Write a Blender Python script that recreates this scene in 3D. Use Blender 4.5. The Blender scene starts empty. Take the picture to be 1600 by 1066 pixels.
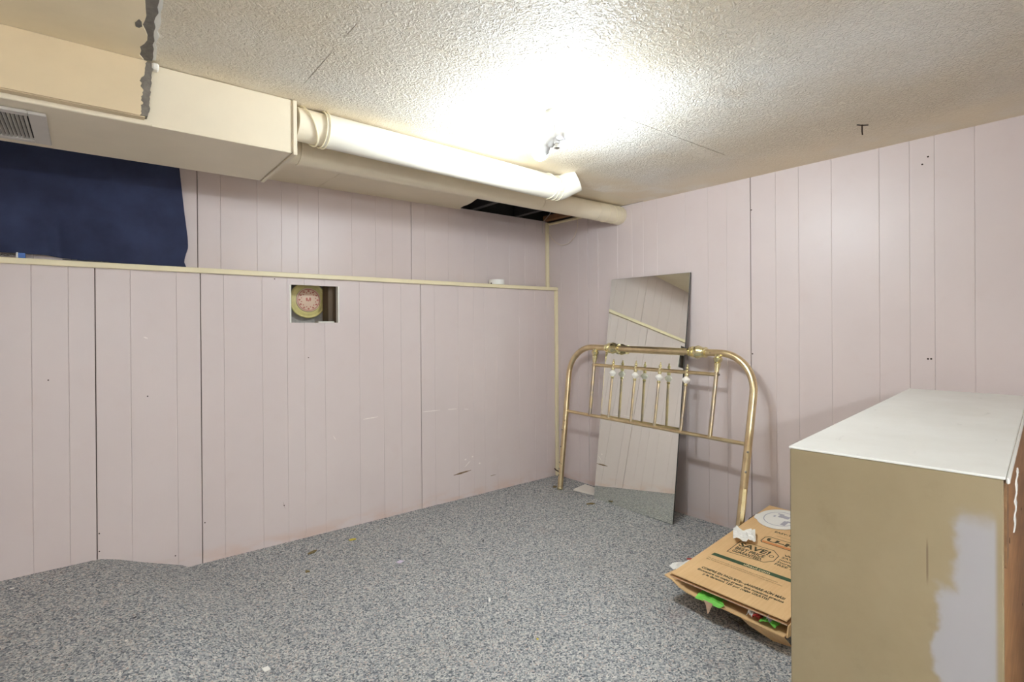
import bpy, bmesh, math, random
from mathutils import Vector, Matrix, noise as mnoise
random.seed(7)
PI = math.pi
scene = bpy.context.scene
C = bpy.context.collection

# ------------------------------------------------------------------ camera, light, exposure
F_PX, YAW, PITCH, ROLL = 826.54, math.radians(51.151), math.radians(-0.1465), math.radians(-0.3983)
CAM = Vector((-2.855, -3.0179, 1.1685))
SX, SY = 3.644, -21.407
fwd = Vector((math.cos(YAW)*math.cos(PITCH), math.sin(YAW)*math.cos(PITCH), math.sin(PITCH)))
rgt = Vector((math.sin(YAW), -math.cos(YAW), 0)); upv = rgt.cross(fwd)
cr, sr = math.cos(ROLL), math.sin(ROLL)
R_ = cr*rgt + sr*upv; U_ = -sr*rgt + cr*upv
cam_d = bpy.data.cameras.new('camera'); cam = bpy.data.objects.new('camera', cam_d); C.objects.link(cam)
M = Matrix((R_, U_, -fwd)).transposed().to_4x4(); M.translation = CAM
cam.matrix_world = M
cam_d.sensor_fit = 'HORIZONTAL'; cam_d.sensor_width = 36.0
cam_d.lens = F_PX/1600*36.0
cam_d.shift_x = -SX/1600.0; cam_d.shift_y = SY/1600.0
cam_d.clip_start = 0.02
scene.camera = cam

world = bpy.data.worlds.new('world'); scene.world = world; world.use_nodes = True
world.node_tree.nodes['Background'].inputs[0].default_value = (0.9, 0.95, 1.0, 1)
world.node_tree.nodes['Background'].inputs[1].default_value = 0.3
BULB_STRENGTH = 590.0      # the two bare bulbs of the visible ceiling lamp
FILL_LAMP = 112.0           # added fill light, unseen, hung behind the camera
scene.view_settings.view_transform = 'Standard'
scene.view_settings.look = 'None'
scene.view_settings.gamma = 1.0
scene.view_settings.use_curve_mapping = False
scene.view_settings.exposure = 0.56
scene.cycles.max_bounces = 10
scene.cycles.diffuse_bounces = 6
scene.cycles.sample_clamp_indirect = 8.0

H = 1.98          # ceiling height
ZL = 1.441        # underside of the ledge trim

# ------------------------------------------------------------------ materials
def srgb(r, g, b):
    f = lambda c: (c/255/12.92) if c/255 <= 0.04045 else ((c/255+0.055)/1.055)**2.4
    return (f(r), f(g), f(b), 1.0)

class NT:
    def __init__(s, name):
        s.m = bpy.data.materials.new(name); s.m.use_nodes = True
        s.t = s.m.node_tree; s.b = s.t.nodes['Principled BSDF']; s.o = s.t.nodes['Material Output']
        s._co = None
    def n(s, typ, **kw):
        nd = s.t.nodes.new(typ)
        for k, v in kw.items():
            if hasattr(nd, k): setattr(nd, k, v)
        return nd
    def l(s, a, b): s.t.links.new(a, b)
    def co(s, kind='Object'):
        if s._co is None: s._co = s.n('ShaderNodeTexCoord')
        return s._co.outputs[kind]
    def geo(s): return s.n('ShaderNodeNewGeometry').outputs['Position']
    def mapping(s, vec, scale=(1,1,1), rot=(0,0,0)):
        m = s.n('ShaderNodeMapping'); m.inputs['Scale'].default_value = scale; m.inputs['Rotation'].default_value = rot
        s.l(vec, m.inputs['Vector']); return m.outputs['Vector']
    def noise(s, vec, scale, detail=4, rough=0.55, dist=0.0):
        n = s.n('ShaderNodeTexNoise'); n.inputs['Scale'].default_value = scale; n.inputs['Detail'].default_value = detail
        n.inputs['Roughness'].default_value = rough; n.inputs['Distortion'].default_value = dist
        s.l(vec, n.inputs['Vector']); return n.outputs['Fac']
    def voro(s, vec, scale, out='Distance', feature='F1'):
        n = s.n('ShaderNodeTexVoronoi'); n.feature = feature; n.inputs['Scale'].default_value = scale
        s.l(vec, n.inputs['Vector']); return n.outputs[out]
    def ramp(s, fac, stops, interp='LINEAR'):
        r = s.n('ShaderNodeValToRGB'); r.color_ramp.interpolation = interp
        e = r.color_ramp.elements
        while len(e) > 1: e.remove(e[-1])
        e[0].position = stops[0][0]; e[0].color = stops[0][1]
        for p, c in stops[1:]:
            x = e.new(p); x.color = c
        s.l(fac, r.inputs['Fac']); return r.outputs['Color']
    def mix(s, fac, a, b, blend='MIX'):
        m = s.n('ShaderNodeMix'); m.data_type = 'RGBA'; m.blend_type = blend
        for sock, v in ((m.inputs[0], fac), (m.inputs[6], a), (m.inputs[7], b)):
            if hasattr(v, 'is_linked'): s.l(v, sock)
            else: sock.default_value = v
        return m.outputs[2]
    def math(s, op, a, b=0.0, clamp=False):
        m = s.n('ShaderNodeMath'); m.operation = op; m.use_clamp = clamp
        for sock, v in ((m.inputs[0], a), (m.inputs[1], b)):
            if hasattr(v, 'is_linked'): s.l(v, sock)
            else: sock.default_value = v
        return m.outputs[0]
    def smooth(s, v, a, b):
        m = s.n('ShaderNodeMapRange'); m.interpolation_type = 'SMOOTHSTEP'
        s.l(v, m.inputs['Value']); m.inputs['From Min'].default_value = a; m.inputs['From Max'].default_value = b
        return m.outputs['Result']
    def bump(s, h, strength=0.3, dist=0.005):
        b = s.n('ShaderNodeBump'); b.inputs['Strength'].default_value = strength; b.inputs['Distance'].default_value = dist
        s.l(h, b.inputs['Height']); s.l(b.outputs['Normal'], s.b.inputs['Normal'])
    def set(s, col=None, rough=None, metal=None, **kw):
        if col is not None:
            if hasattr(col, 'is_linked'): s.l(col, s.b.inputs['Base Color'])
            else: s.b.inputs['Base Color'].default_value = col
        if rough is not None:
            if hasattr(rough, 'is_linked'): s.l(rough, s.b.inputs['Roughness'])
            else: s.b.inputs['Roughness'].default_value = rough
        if metal is not None: s.b.inputs['Metallic'].default_value = metal
        for k, v in kw.items(): s.b.inputs[k.replace('_', ' ')].default_value = v
        return s.m

def simple(name, c, rough=0.6, metal=0.0, var=0.08, scale=12, bump=0.0, bscale=60, **kw):
    t = NT(name); f = t.noise(t.geo(), scale, 5)
    d = tuple(x*(1-var) for x in c[:3])+(1,); e = tuple(min(1, x*(1+var)) for x in c[:3])+(1,)
    col = t.ramp(f, [(0.3, d), (0.7, e)])
    if bump: t.bump(t.noise(t.geo(), bscale, 3), bump, 0.002)
    return t.set(col, rough, metal, **kw)

def mat_wall():
    t = NT('pink_wall_paint'); p = t.geo()
    f = t.noise(p, 1.4, 4); g = t.noise(p, 9, 5)
    col = t.ramp(f, [(0.3, srgb(206,192,189)), (0.7, srgb(212,199,196))])
    col = t.mix(t.math('MULTIPLY', t.smooth(g, 0.55, 0.8), 0.18), col, srgb(198,176,168))
    # scuffed strip just above the carpet
    sep = t.n('ShaderNodeSeparateXYZ'); t.l(p, sep.inputs[0])
    low = t.math('SUBTRACT', 1.0, t.smooth(sep.outputs['Z'], 0.0, 0.10))
    low = t.math('MULTIPLY', low, t.smooth(t.noise(t.mapping(p, (1,1,3)), 5, 4), 0.4, 0.65))
    col = t.mix(t.math('MULTIPLY', low, 0.45), col, srgb(205,168,146))
    t.bump(t.noise(t.mapping(p, (40,40,4)), 3, 3), 0.06, 0.002)
    t.set(col, 0.40); return t.m

def mat_ceiling():
    t = NT('stucco_ceiling'); p = t.geo()
    base = t.ramp(t.noise(p, 1.1, 4), [(0.34, srgb(222,209,186)), (0.62, srgb(236,231,221))])
    tan = t.smooth(t.noise(p, 2.6, 3), 0.58, 0.74)
    col = t.mix(t.math('MULTIPLY', tan, 0.35), base, srgb(208,190,162))
    sep = t.n('ShaderNodeSeparateXYZ'); t.l(p, sep.inputs[0])
    # patchy tan tint towards the smooth margins
    mx = t.smooth(sep.outputs['X'], -0.55, -0.05)
    my = t.smooth(sep.outputs['Y'], -1.25, -1.0)
    mar = t.math('MAXIMUM', mx, my)
    wob = t.noise(p, 3.5, 3)
    mar = t.math('MULTIPLY', mar, t.smooth(wob, 0.25, 0.6))
    col = t.mix(t.math('MULTIPLY', mar, 0.75), col, srgb(224,207,176))
    st = t.noise(t.mapping(p, (1,1,0.2)), 62, 3, 0.6, 1.3)
    st2 = t.noise(p, 110, 3, 0.6, 0.4)
    h = t.math('ADD', t.smooth(st, 0.36, 0.64), t.math('MULTIPLY', st2, 0.5))
    rough_zone = t.math('SUBTRACT', 1.0, t.math('MULTIPLY', t.smooth(t.math('MAXIMUM', mx, my), 0.1, 0.9), 0.85))
    h = t.math('MULTIPLY', h, rough_zone)
    t.bump(h, 0.8, 0.006)
    return t.set(col, 0.55)

def mat_carpet():
    t = NT('speckled_carpet'); p = t.geo()
    w = t.n('ShaderNodeVectorMath'); w.operation = 'ADD'
    nz = t.n('ShaderNodeTexNoise'); nz.inputs['Scale'].default_value = 60; t.l(p, nz.inputs['Vector'])
    sc = t.n('ShaderNodeVectorMath'); sc.operation = 'SCALE'; sc.inputs['Scale'].default_value = 0.012
    t.l(nz.outputs['Color'], sc.inputs[0]); t.l(p, w.inputs[0]); t.l(sc.outputs[0], w.inputs[1])
    q = w.outputs[0]
    v = t.n('ShaderNodeTexVoronoi'); v.inputs['Scale'].default_value = 190; t.l(q, v.inputs['Vector'])
    sepc = t.n('ShaderNodeSeparateColor'); t.l(v.outputs['Color'], sepc.inputs[0])
    c1 = t.ramp(sepc.outputs[0], [(0.0, srgb(90,94,100)), (0.2, srgb(130,133,137)), (0.42, srgb(160,162,164)),
                                  (0.68, srgb(186,186,184)), (0.86, srgb(216,214,208)), (1.0, srgb(182,166,158))])
    f = t.noise(p, 330, 2)
    c1 = t.mix(t.math('MULTIPLY', t.smooth(f, 0.5, 0.72), 0.4), c1, srgb(112,118,128))
    st = t.noise(p, 3.2, 4, 0.6)
    c1 = t.mix(t.math('MULTIPLY', t.smooth(st, 0.60, 0.78), 0.25), c1, srgb(168,140,130))
    st2 = t.noise(p, 1.3, 3)
    c1 = t.mix(t.math('MULTIPLY', t.smooth(st2, 0.48, 0.7), 0.12), c1, srgb(120,116,104))
    h = t.math('ADD', v.outputs['Distance'], t.math('MULTIPLY', f, 0.8))
    t.bump(h, 0.7, 0.004)
    return t.set(c1, 0.95, Specular_IOR_Level=0.1)

def mat_brass(name, bright, dark, rough=0.28, patina=0.5):
    t = NT(name); p = t.co('Object')
    f = t.noise(p, 14, 5, 0.6)
    col = t.ramp(f, [(0.35, dark), (0.62, bright)])
    r = t.math('ADD', t.math('MULTIPLY', t.noise(p, 30, 4), 0.25), rough-0.1)
    return t.set(col, r, 1.0)

def mat_cabinet():
    t = NT('worn_white_paint'); p = t.co('Object')
    sep = t.n('ShaderNodeSeparateXYZ'); t.l(p, sep.inputs[0])
    f = t.noise(p, 5, 5, 0.6)
    top = t.ramp(f, [(0.3, srgb(222,220,213)), (0.7, srgb(232,231,226))])
    return top, t, p, sep, f

def mat_cab_top():
    top, t, p, sep, f = mat_cabinet()
    s = t.smooth(t.noise(t.mapping(p, (3, 18, 1), (0,0,0.3)), 2.2, 4), 0.64, 0.72)
    col = t.mix(t.math('MULTIPLY', s, 0.22), top, srgb(150,146,138))
    return t.set(col, 0.4)

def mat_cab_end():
    # paint darkened to tan to stand in for shade on this end, with smudges, and the patch of bluish paint near the wood edge
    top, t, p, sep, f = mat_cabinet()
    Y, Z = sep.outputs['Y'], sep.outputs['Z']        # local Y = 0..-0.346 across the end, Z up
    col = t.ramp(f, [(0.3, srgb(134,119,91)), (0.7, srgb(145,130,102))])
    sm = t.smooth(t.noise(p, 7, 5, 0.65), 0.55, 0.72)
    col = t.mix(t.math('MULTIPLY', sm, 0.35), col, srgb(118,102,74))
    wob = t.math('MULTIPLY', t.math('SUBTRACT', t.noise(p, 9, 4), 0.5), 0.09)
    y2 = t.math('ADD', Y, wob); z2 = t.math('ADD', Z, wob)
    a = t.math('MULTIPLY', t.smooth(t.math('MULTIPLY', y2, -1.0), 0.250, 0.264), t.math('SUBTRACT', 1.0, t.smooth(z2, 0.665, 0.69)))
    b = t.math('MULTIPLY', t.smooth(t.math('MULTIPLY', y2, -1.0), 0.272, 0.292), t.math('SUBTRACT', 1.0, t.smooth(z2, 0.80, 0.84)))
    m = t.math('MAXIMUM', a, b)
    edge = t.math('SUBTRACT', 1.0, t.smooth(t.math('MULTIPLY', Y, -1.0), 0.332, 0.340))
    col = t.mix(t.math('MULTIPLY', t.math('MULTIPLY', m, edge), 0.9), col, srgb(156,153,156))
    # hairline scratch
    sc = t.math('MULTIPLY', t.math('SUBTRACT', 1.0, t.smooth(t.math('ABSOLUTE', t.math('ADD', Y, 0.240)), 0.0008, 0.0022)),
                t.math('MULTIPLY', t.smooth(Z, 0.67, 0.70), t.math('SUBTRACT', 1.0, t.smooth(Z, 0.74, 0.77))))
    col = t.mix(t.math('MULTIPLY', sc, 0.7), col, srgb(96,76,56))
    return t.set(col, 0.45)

def mat_wood(name, a, b, scale=(1, 8, 8)):
    t = NT(name); p = t.mapping(t.co('Object'), scale)
    f = t.noise(p, 6, 5, 0.6, 0.6)
    return t.set(t.ramp(f, [(0.3, a), (0.7, b)]), 0.6)

def mat_card(name, a, b):
    t = NT(name); p = t.co('Object')
    f = t.noise(t.mapping(p, (2, 40, 2)), 3, 4); g = t.noise(p, 6, 4)
    c = t.mix(0.5, t.ramp(f, [(0.3, a), (0.7, b)]), t.ramp(g, [(0.3, a), (0.7, b)]))
    return t.set(c, 0.75)

def mat_cloth():
    t = NT('navy_curtain_cloth'); p = t.geo()
    f = t.noise(p, 7, 4)
    col = t.ramp(f, [(0.3, srgb(31,38,68)), (0.7, srgb(45,54,86))])
    t.bump(t.noise(t.mapping(p, (200,200,200)), 4, 2), 0.15, 0.001)
    t.set(col, 0.85)
    t.b.inputs['Sheen Weight'].default_value = 0.15
    return t.m

def mat_glass(name, c=(1,1,1,1), rough=0.0):
    t = NT(name); return t.set(c, rough, 0.0, Transmission_Weight=1.0, IOR=1.45)

def emit(name, c, s):
    t = NT(name); t.set((0.9,0.9,0.9,1), 0.4)
    t.b.inputs['Emission Color'].default_value = c; t.b.inputs['Emission Strength'].default_value = s
    return t.m

W_PAINT = mat_wall()
CEIL = mat_ceiling()
CARPET = mat_carpet()
DARK = simple('dark_void_paint', srgb(40,38,36), 0.9)
BACKING = simple('dark_backing_board', srgb(92,78,70), 0.9)
CREAM = simple('cream_trim_paint', srgb(230,218,182), 0.4, var=0.04, scale=6)
DUCT = simple('cream_duct_paint', srgb(224,212,188), 0.45, var=0.035, scale=5, bump=0.05)
PIPE = simple('white_pipe_paint', srgb(220,214,200), 0.5, var=0.03, scale=8, bump=0.12, bscale=45)
PLASTER = simple('tan_plaster_paint', srgb(210,191,157), 0.6, var=0.05, scale=6)
PLASTER_LIT = simple('lit_tan_plaster_paint', srgb(228,212,180), 0.6, var=0.05, scale=6)  # same tan plaster, lightened to paint in bounce light on the ceiling part
CEMENT = simple('torn_grey_cement', srgb(112,106,98), 0.95, var=0.25, scale=60, bump=0.6, bscale=120)
GYPSUM = simple('torn_white_gypsum', srgb(232,228,218), 0.9, var=0.06)
CLOTH = mat_cloth()
BRASS = mat_brass('brass_tube', (0.84,0.70,0.43,1), (0.70,0.54,0.32,1), 0.30)
BRASS_HI = mat_brass('bright_brass', (0.90,0.83,0.52,1), (0.76,0.66,0.36,1), 0.20)
BRASS_OLD = mat_brass('tarnished_spindle', (0.62,0.50,0.30,1), (0.42,0.36,0.30,1), 0.34)
PORC = simple('white_porcelain', srgb(240,236,228), 0.15, var=0.02)
STEEL = simple('plain_steel', srgb(150,145,138), 0.35, 1.0, var=0.1)
RUST = simple('rusty_iron', srgb(62,46,36), 0.7, 0.5, var=0.3, scale=200)
t = NT('silvered_glass'); t.set((0.89,0.91,0.85,1), 0.015, 1.0); MIRROR = t.m
MIR_EDGE = simple('dark_mirror_edge', srgb(46,46,44), 0.4)
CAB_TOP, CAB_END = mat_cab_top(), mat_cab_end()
WOODB = mat_wood('brown_raw_panel', srgb(140,98,58), srgb(172,126,80))
WOODD = mat_wood('dark_raw_edge', srgb(104,74,46), srgb(130,96,62))
CARD = mat_card('kraft_cardboard', srgb(216,176,126), srgb(230,194,144))
CARD_IN = mat_card('inner_cardboard', srgb(150,106,64), srgb(172,126,80))
CARD_EDGE = simple('cardboard_edge', srgb(206,176,150), 0.8, var=0.1, scale=90)
INK = simple('dark_green_ink', srgb(74,70,48), 0.8, var=0.05)
INK_G = simple('green_ink', srgb(60,84,58), 0.8, var=0.05)
INK_O = simple('orange_ink', srgb(214,140,84), 0.8, var=0.05)
INK_F = simple('faded_ink', srgb(170,140,102), 0.8, var=0.05)
INK_W = simple('pale_ink', srgb(226,204,160), 0.8, var=0.05)
PAPER = simple('white_paper', srgb(240,238,232), 0.8, var=0.03)
GREEN = simple('green_paper', srgb(112,196,74), 0.6, var=0.15, scale=30)
RED = simple('red_print', srgb(164,44,38), 0.6)
BLUE = simple('blue_print', srgb(70,110,180), 0.5)
GREYP = simple('grey_print', srgb(176,174,184), 0.6)
BLACK = simple('black_plastic', srgb(44,44,50), 0.45)
YELLOW = simple('yellow_scrap', srgb(206,186,60), 0.7)
LEAF = simple('dry_brown_leaf', srgb(122,106,66), 0.8, var=0.2, scale=80)
TILE = simple('pale_tile', srgb(226,220,210), 0.3, var=0.03)
CONC = simple('grey_concrete', srgb(176,170,162), 0.95, var=0.15, scale=40, bump=0.3)
STUD = mat_wood('old_stud_wood', srgb(66,52,34), srgb(96,76,48), (8,8,1))
CREAM_TIN = simple('cream_tin', srgb(222,208,140), 0.35, var=0.08, scale=30)
PINK_TIN = simple('pale_pink_tin', srgb(226,196,170), 0.4, var=0.05)
RED_TIN = simple('faded_red_print', srgb(190,110,94), 0.5, var=0.1)
FIXT = simple('white_fixture_plastic', srgb(200,198,186), 0.35, var=0.02)
GREYPL = simple('grey_socket_plastic', srgb(176,174,172), 0.4, var=0.05)
CHROME = simple('nickel_plate', srgb(200,198,194), 0.2, 1.0, var=0.05)
BULB = emit('lit_bulb_glass', (0.88, 0.98, 1.04, 1), BULB_STRENGTH)
BULB2 = emit('lit_bulb_glass', (0.88, 0.98, 1.04, 1), BULB_STRENGTH*0.62)
CORD = simple('cream_cord', srgb(220,204,184), 0.5, var=0.03)
STRAP = simple('cream_strap', srgb(236,226,196), 0.5, var=0.03)
GRILLE = simple('grey_register_paint', srgb(196,190,182), 0.4, var=0.04)
WIN_GLASS = mat_glass('window_glass', (0.9,0.95,1,1))
PLASTIC = mat_glass('clear_plastic_film', (0.95,0.96,0.96,1), 0.12)
SCUFF = simple('bare_scuff', srgb(232,222,216), 0.7, var=0.05)
GOUGE = simple('gouge_bare_board', srgb(124,100,76), 0.9, var=0.1)
PLAINWALL = simple('plain_wall_paint', srgb(208,196,190), 0.6, var=0.03)
JOIST = mat_wood('joist_wood', srgb(36,35,36), srgb(52,48,46))

# ------------------------------------------------------------------ helpers
def obj(name, bm, mat, parent=None, smooth=False, loc=None):
    me = bpy.data.meshes.new(name)
    bmesh.ops.recalc_face_normals(bm, faces=bm.faces)
    if smooth:
        for f in bm.faces: f.smooth = True
    bm.to_mesh(me); bm.free()
    mats = mat if isinstance(mat, (list, tuple)) else [mat]
    for m in mats: me.materials.append(m)
    o = bpy.data.objects.new(name, me); C.objects.link(o)
    if parent is not None: o.parent = parent
    if loc is not None: o.location = loc
    if smooth:
        try: me.set_sharp_from_angle(angle=math.radians(40))
        except Exception: pass
    return o
def tag(o, label=None, cat=None, group=None, kind=None):
    if label: o['label'] = label
    if cat: o['category'] = cat
    if group: o['group'] = group
    if kind: o['kind'] = kind
    return o
def thing(name, label, cat, loc=(0,0,0), rot=(0,0,0), group=None):
    o = bpy.data.objects.new(name, None); C.objects.link(o); o.location = loc; o.rotation_euler = rot
    o.empty_display_size = 0.05
    return tag(o, label, cat, group)
def struct_empty(name, label=None):
    o = bpy.data.objects.new(name, None); C.objects.link(o); o['kind'] = 'structure'
    if label: o['label'] = label
    return o
def box(bm, x0, x1, y0, y1, z0, z1, mi=0):
    v = [bm.verts.new((x, y, z)) for x in (x0, x1) for y in (y0, y1) for z in (z0, z1)]
    fs = []
    for q in ((0,1,3,2), (4,6,7,5), (0,4,5,1), (2,3,7,6), (0,2,6,4), (1,5,7,3)):
        f = bm.faces.new([v[i] for i in q]); f.material_index = mi; fs.append(f)
    return v
def nb(): return bmesh.new()
def bev(bm, w, seg=1):
    bmesh.ops.bevel(bm, geom=list(bm.edges), offset=w, segments=seg, affect='EDGES', profile=0.5)
    return bm
def bbox(x0, x1, y0, y1, z0, z1, b=0.0, seg=1):
    bm = nb(); box(bm, x0, x1, y0, y1, z0, z1)
    if b: bev(bm, b, seg)
    return bm
def frame_for(d):
    d = d.normalized()
    a = d.cross(Vector((0,0,1)))
    if a.length < 1e-3: a = d.cross(Vector((1,0,0)))
    a.normalize(); return a, d.cross(a).normalized()
def tube(bm, pts, r, seg=14, cap=True, mi=0):
    pts = [Vector(p) for p in pts]; n = len(pts)
    rad = r if isinstance(r, (list, tuple)) else [r]*n
    rings = []; a = None
    for i, p in enumerate(pts):
        d = (pts[min(i+1, n-1)]-pts[max(i-1, 0)]).normalized()
        if a is None: a, b = frame_for(d)
        else:
            a = (a-d*a.dot(d)).normalized(); b = d.cross(a)
        rings.append([bm.verts.new(p+(a*math.cos(2*PI*k/seg)+b*math.sin(2*PI*k/seg))*rad[i]) for k in range(seg)])
    for i in range(n-1):
        for k in range(seg):
            f = bm.faces.new((rings[i][k], rings[i][(k+1) % seg], rings[i+1][(k+1) % seg], rings[i+1][k])); f.material_index = mi
    if cap:
        bm.faces.new(rings[0][::-1]).material_index = mi; bm.faces.new(rings[-1]).material_index = mi
def lathe(bm, prof, p0=(0,0,0), d=(0,0,1), seg=20, mi=0):
    # prof: list of (t along d, radius)
    p0 = Vector(p0); d = Vector(d).normalized(); a, b = frame_for(d)
    rings = []
    for t_, r in prof:
        c = p0+d*t_
        rings.append([bm.verts.new(c+(a*math.cos(2*PI*k/seg)+b*math.sin(2*PI*k/seg))*max(r, 1e-4)) for k in range(seg)])
    for i in range(len(rings)-1):
        for k in range(seg):
            f = bm.faces.new((rings[i][k], rings[i][(k+1) % seg], rings[i+1][(k+1) % seg], rings[i+1][k])); f.material_index = mi
    bm.faces.new(rings[0][::-1]).material_index = mi; bm.faces.new(rings[-1]).material_index = mi
def prism(bm, poly, axis, a, b, mi=0):
    # poly of 2D points extruded from a to b along the axis letter
    def P(u, v, w):
        return {'x': (w, u, v), 'y': (u, w, v), 'z': (u, v, w)}[axis]
    A = [bm.verts.new(P(u, v, a)) for u, v in poly]; B = [bm.verts.new(P(u, v, b)) for u, v in poly]
    n = len(poly)
    bm.faces.new(A[::-1]).material_index = mi; bm.faces.new(B).material_index = mi
    for i in range(n):
        bm.faces.new((A[i], A[(i+1) % n], B[(i+1) % n], B[i])).material_index = mi
def sheet(bm, P, nu, nv, th=0.0):
    # P(i/nu, j/nv) -> point ; a thin closed sheet of thickness th along its normals
    pts = [[Vector(P(i/nu, j/nv)) for j in range(nv+1)] for i in range(nu+1)]
    v = [[bm.verts.new(p) for p in row] for row in pts]
    for i in range(nu):
        for j in range(nv):
            bm.faces.new((v[i][j], v[i+1][j], v[i+1][j+1], v[i][j+1]))
    if th:
        bm.normal_update()
        bmesh.ops.solidify(bm, geom=list(bm.faces), thickness=th)

# ------------------------------------------------------------------ floor (carpet, with the raised hump by the left wall)
def sstep(x): x = max(0.0, min(1.0, x)); return x*x*(3-2*x)
def base_x(y):   # x of the foot of the hump as y runs away from the wall
    k = [(0.0,-2.50), (-0.06,-2.47), (-0.30,-2.40), (-0.48,-2.36), (-0.67,-2.34), (-0.87,-2.37), (-1.12,-2.43), (-1.6,-2.62), (-2.2,-3.0), (-4.5,-4.3)]
    for (y0, x0), (y1, x1) in zip(k, k[1:]):
        if y <= y0 and y >= y1: return x0+(x1-x0)*(y-y0)/(y1-y0)
    return k[0][1] if y > 0 else -4.3
HP = [(0, 0.0), (0.014, 0.018), (0.10, 0.05), (0.19, 0.085), (0.26, 0.115), (0.33, 0.135)]
def hump(x, y):
    t_ = base_x(y)-x
    h = 0.135
    for (a, za), (b, zb) in zip(HP, HP[1:]):
        if t_ < b:
            h = 0.0 if t_ < a else za+(zb-za)*(t_-a)/(b-a); break
    return h*(1-sstep((-y-0.9)/1.4))
bm = nb(); N = 140
xs = [-4.25+4.27*i/N for i in range(N+1)]; ys = [-4.25+4.27*j/N for j in range(N+1)]
vv = [[bm.verts.new((x, y, hump(x, y)+0.0012*mnoise.noise(Vector((x*3, y*3, 0))))) for y in ys] for x in xs]
for i in range(N):
    for j in range(N): bm.faces.new((vv[i][j], vv[i+1][j], vv[i+1][j+1], vv[i][j+1]))
ext = bmesh.ops.extrude_face_region(bm, geom=list(bm.faces))
for g in ext['geom']:
    if isinstance(g, bmesh.types.BMVert): g.co.z = -0.08
tag(obj('floor', bm, CARPET, smooth=True), 'grey speckled carpet floor with a low hump beside the panelled wall', kind='structure')

# ------------------------------------------------------------------ panelled walls
def plank(bm, mapf, s0, s1, z0, z1, ca=0.0016, cb=0.0016, d=0.0012, th=0.010, g=0.0002):
    # one board, face at depth 0, chamfered on its long edges
    s0 += g; s1 -= g
    prof = [(s0, th), (s0, d if ca else 0)]
    if ca: prof.append((s0+ca, 0))
    if cb: prof.append((s1-cb, 0))
    prof += [(s1, d if cb else 0), (s1, th)]
    A = [bm.verts.new(mapf(s, dd, z0)) for s, dd in prof]; B = [bm.verts.new(mapf(s, dd, z1)) for s, dd in prof]
    n = len(prof)
    bm.faces.new(A); bm.faces.new(B[::-1])
    for i in range(n): bm.faces.new((A[i], B[i], B[(i+1) % n], A[(i+1) % n]))
SEAM = 0.0016
def planks(parent, mapf, cuts, z0, z1, seams, skip=None, zf=None):
    for a, b in zip(cuts, cuts[1:]):
        bm = nb()
        a2 = a+(SEAM if a in seams else 0); b2 = b-(SEAM if b in seams else 0)
        lo = z0 if zf is None else zf(a, b)
        if skip and skip(bm, a2, b2): pass
        else: plank(bm, mapf, a2, b2, lo, z1)
        obj('plank', bm, W_PAINT, parent)

PAT = [0, .1015, .2824, .4084, .4998, .613, .8169, .9692, 1.0868]
low = [-4.24, -4.05, -3.95, -3.77, -3.64, -3.55, -3.44, -3.2441, -3.0423, -2.9226, -2.8308, -2.7033, -2.5228, -2.4207, -2.3192, -2.1383,
       -2.0123, -1.9209, -1.8077, -1.6038, -1.4515, -1.3339, -1.1946] + [-1.1946+p for p in PAT[1:]] + [0.0]
low_seams = {-4.05, -2.8308, -2.4207, -1.1946}
wl = tag(struct_empty('wall_left'), 'pink vertical panelling below the cream ledge')
OP = (-1.998, -1.722, 1.194, 1.403)    # the cut-out
def map_low(s, d, z): return (s, d, z)
def skip_open(bm, a, b):
    if b <= OP[0] or a >= OP[1]: return False
    plank(bm, map_low, a, b, 0.0-0.02, OP[2]); plank(bm, map_low, a, b, OP[3], ZL)
    if a < OP[0]: plank(bm, map_low, a, OP[0], OP[2], OP[3], 0.003, 0)
    if b > OP[1]: plank(bm, map_low, OP[1], b, OP[2], OP[3], 0, 0.003)
    return True
def lowz(a, b):
    if b <= -2.83: return 0.128
    return -0.02
planks(wl, map_low, low, -0.02, ZL, low_seams, skip_open, lowz)
bm = nb()                                   # dark board and foundation behind the panelling, open at the cut-out
for (x0, x1, z0, z1) in ((-4.25, OP[0]-0.02, -0.05, ZL), (OP[1]+0.02, 0, -0.05, ZL), (OP[0]-0.02, OP[1]+0.02, -0.05, OP[2]-0.01), (OP[0]-0.02, OP[1]+0.02, OP[3]+0.006, ZL)):
    box(bm, x0, x1, 0.0102, 0.04, z0, z1)
obj('backing_board', bm, BACKING, wl)
# recess behind the cut-out
bm = nb()
box(bm, -2.25, -1.45, 0.21, 0.25, 1.05, 1.46); box(bm, -2.25, -2.2, 0.04, 0.21, 1.05, 1.46); box(bm, -1.5, -1.45, 0.04, 0.21, 1.05, 1.46)
box(bm, -2.25, -1.45, 0.04, 0.21, 1.05, 1.17); box(bm, -2.25, -1.45, 0.04, 0.21, 1.43, 1.46)
obj('concrete_recess', bm, CONC, wl)
obj('wall_stud', bbox(-1.768, -1.68, 0.06, 0.15, 1.17, 1.43, 0.003), STUD, wl)
bm = nb(); box(bm, -1.83, -1.735, 0.045, 0.10, 1.17, 1.203); bev(bm, 0.003); obj('wood_block', bm, GYPSUM, wl)

for a in ((OP[0], OP[0]+0.009, OP[2], OP[3]), (OP[1]-0.009, OP[1], OP[2], OP[3])):
    obj('cut_edge', bbox(a[0], a[1], 0.0004, 0.034, a[2], a[3], 0.0008), GYPSUM, wl)

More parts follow.
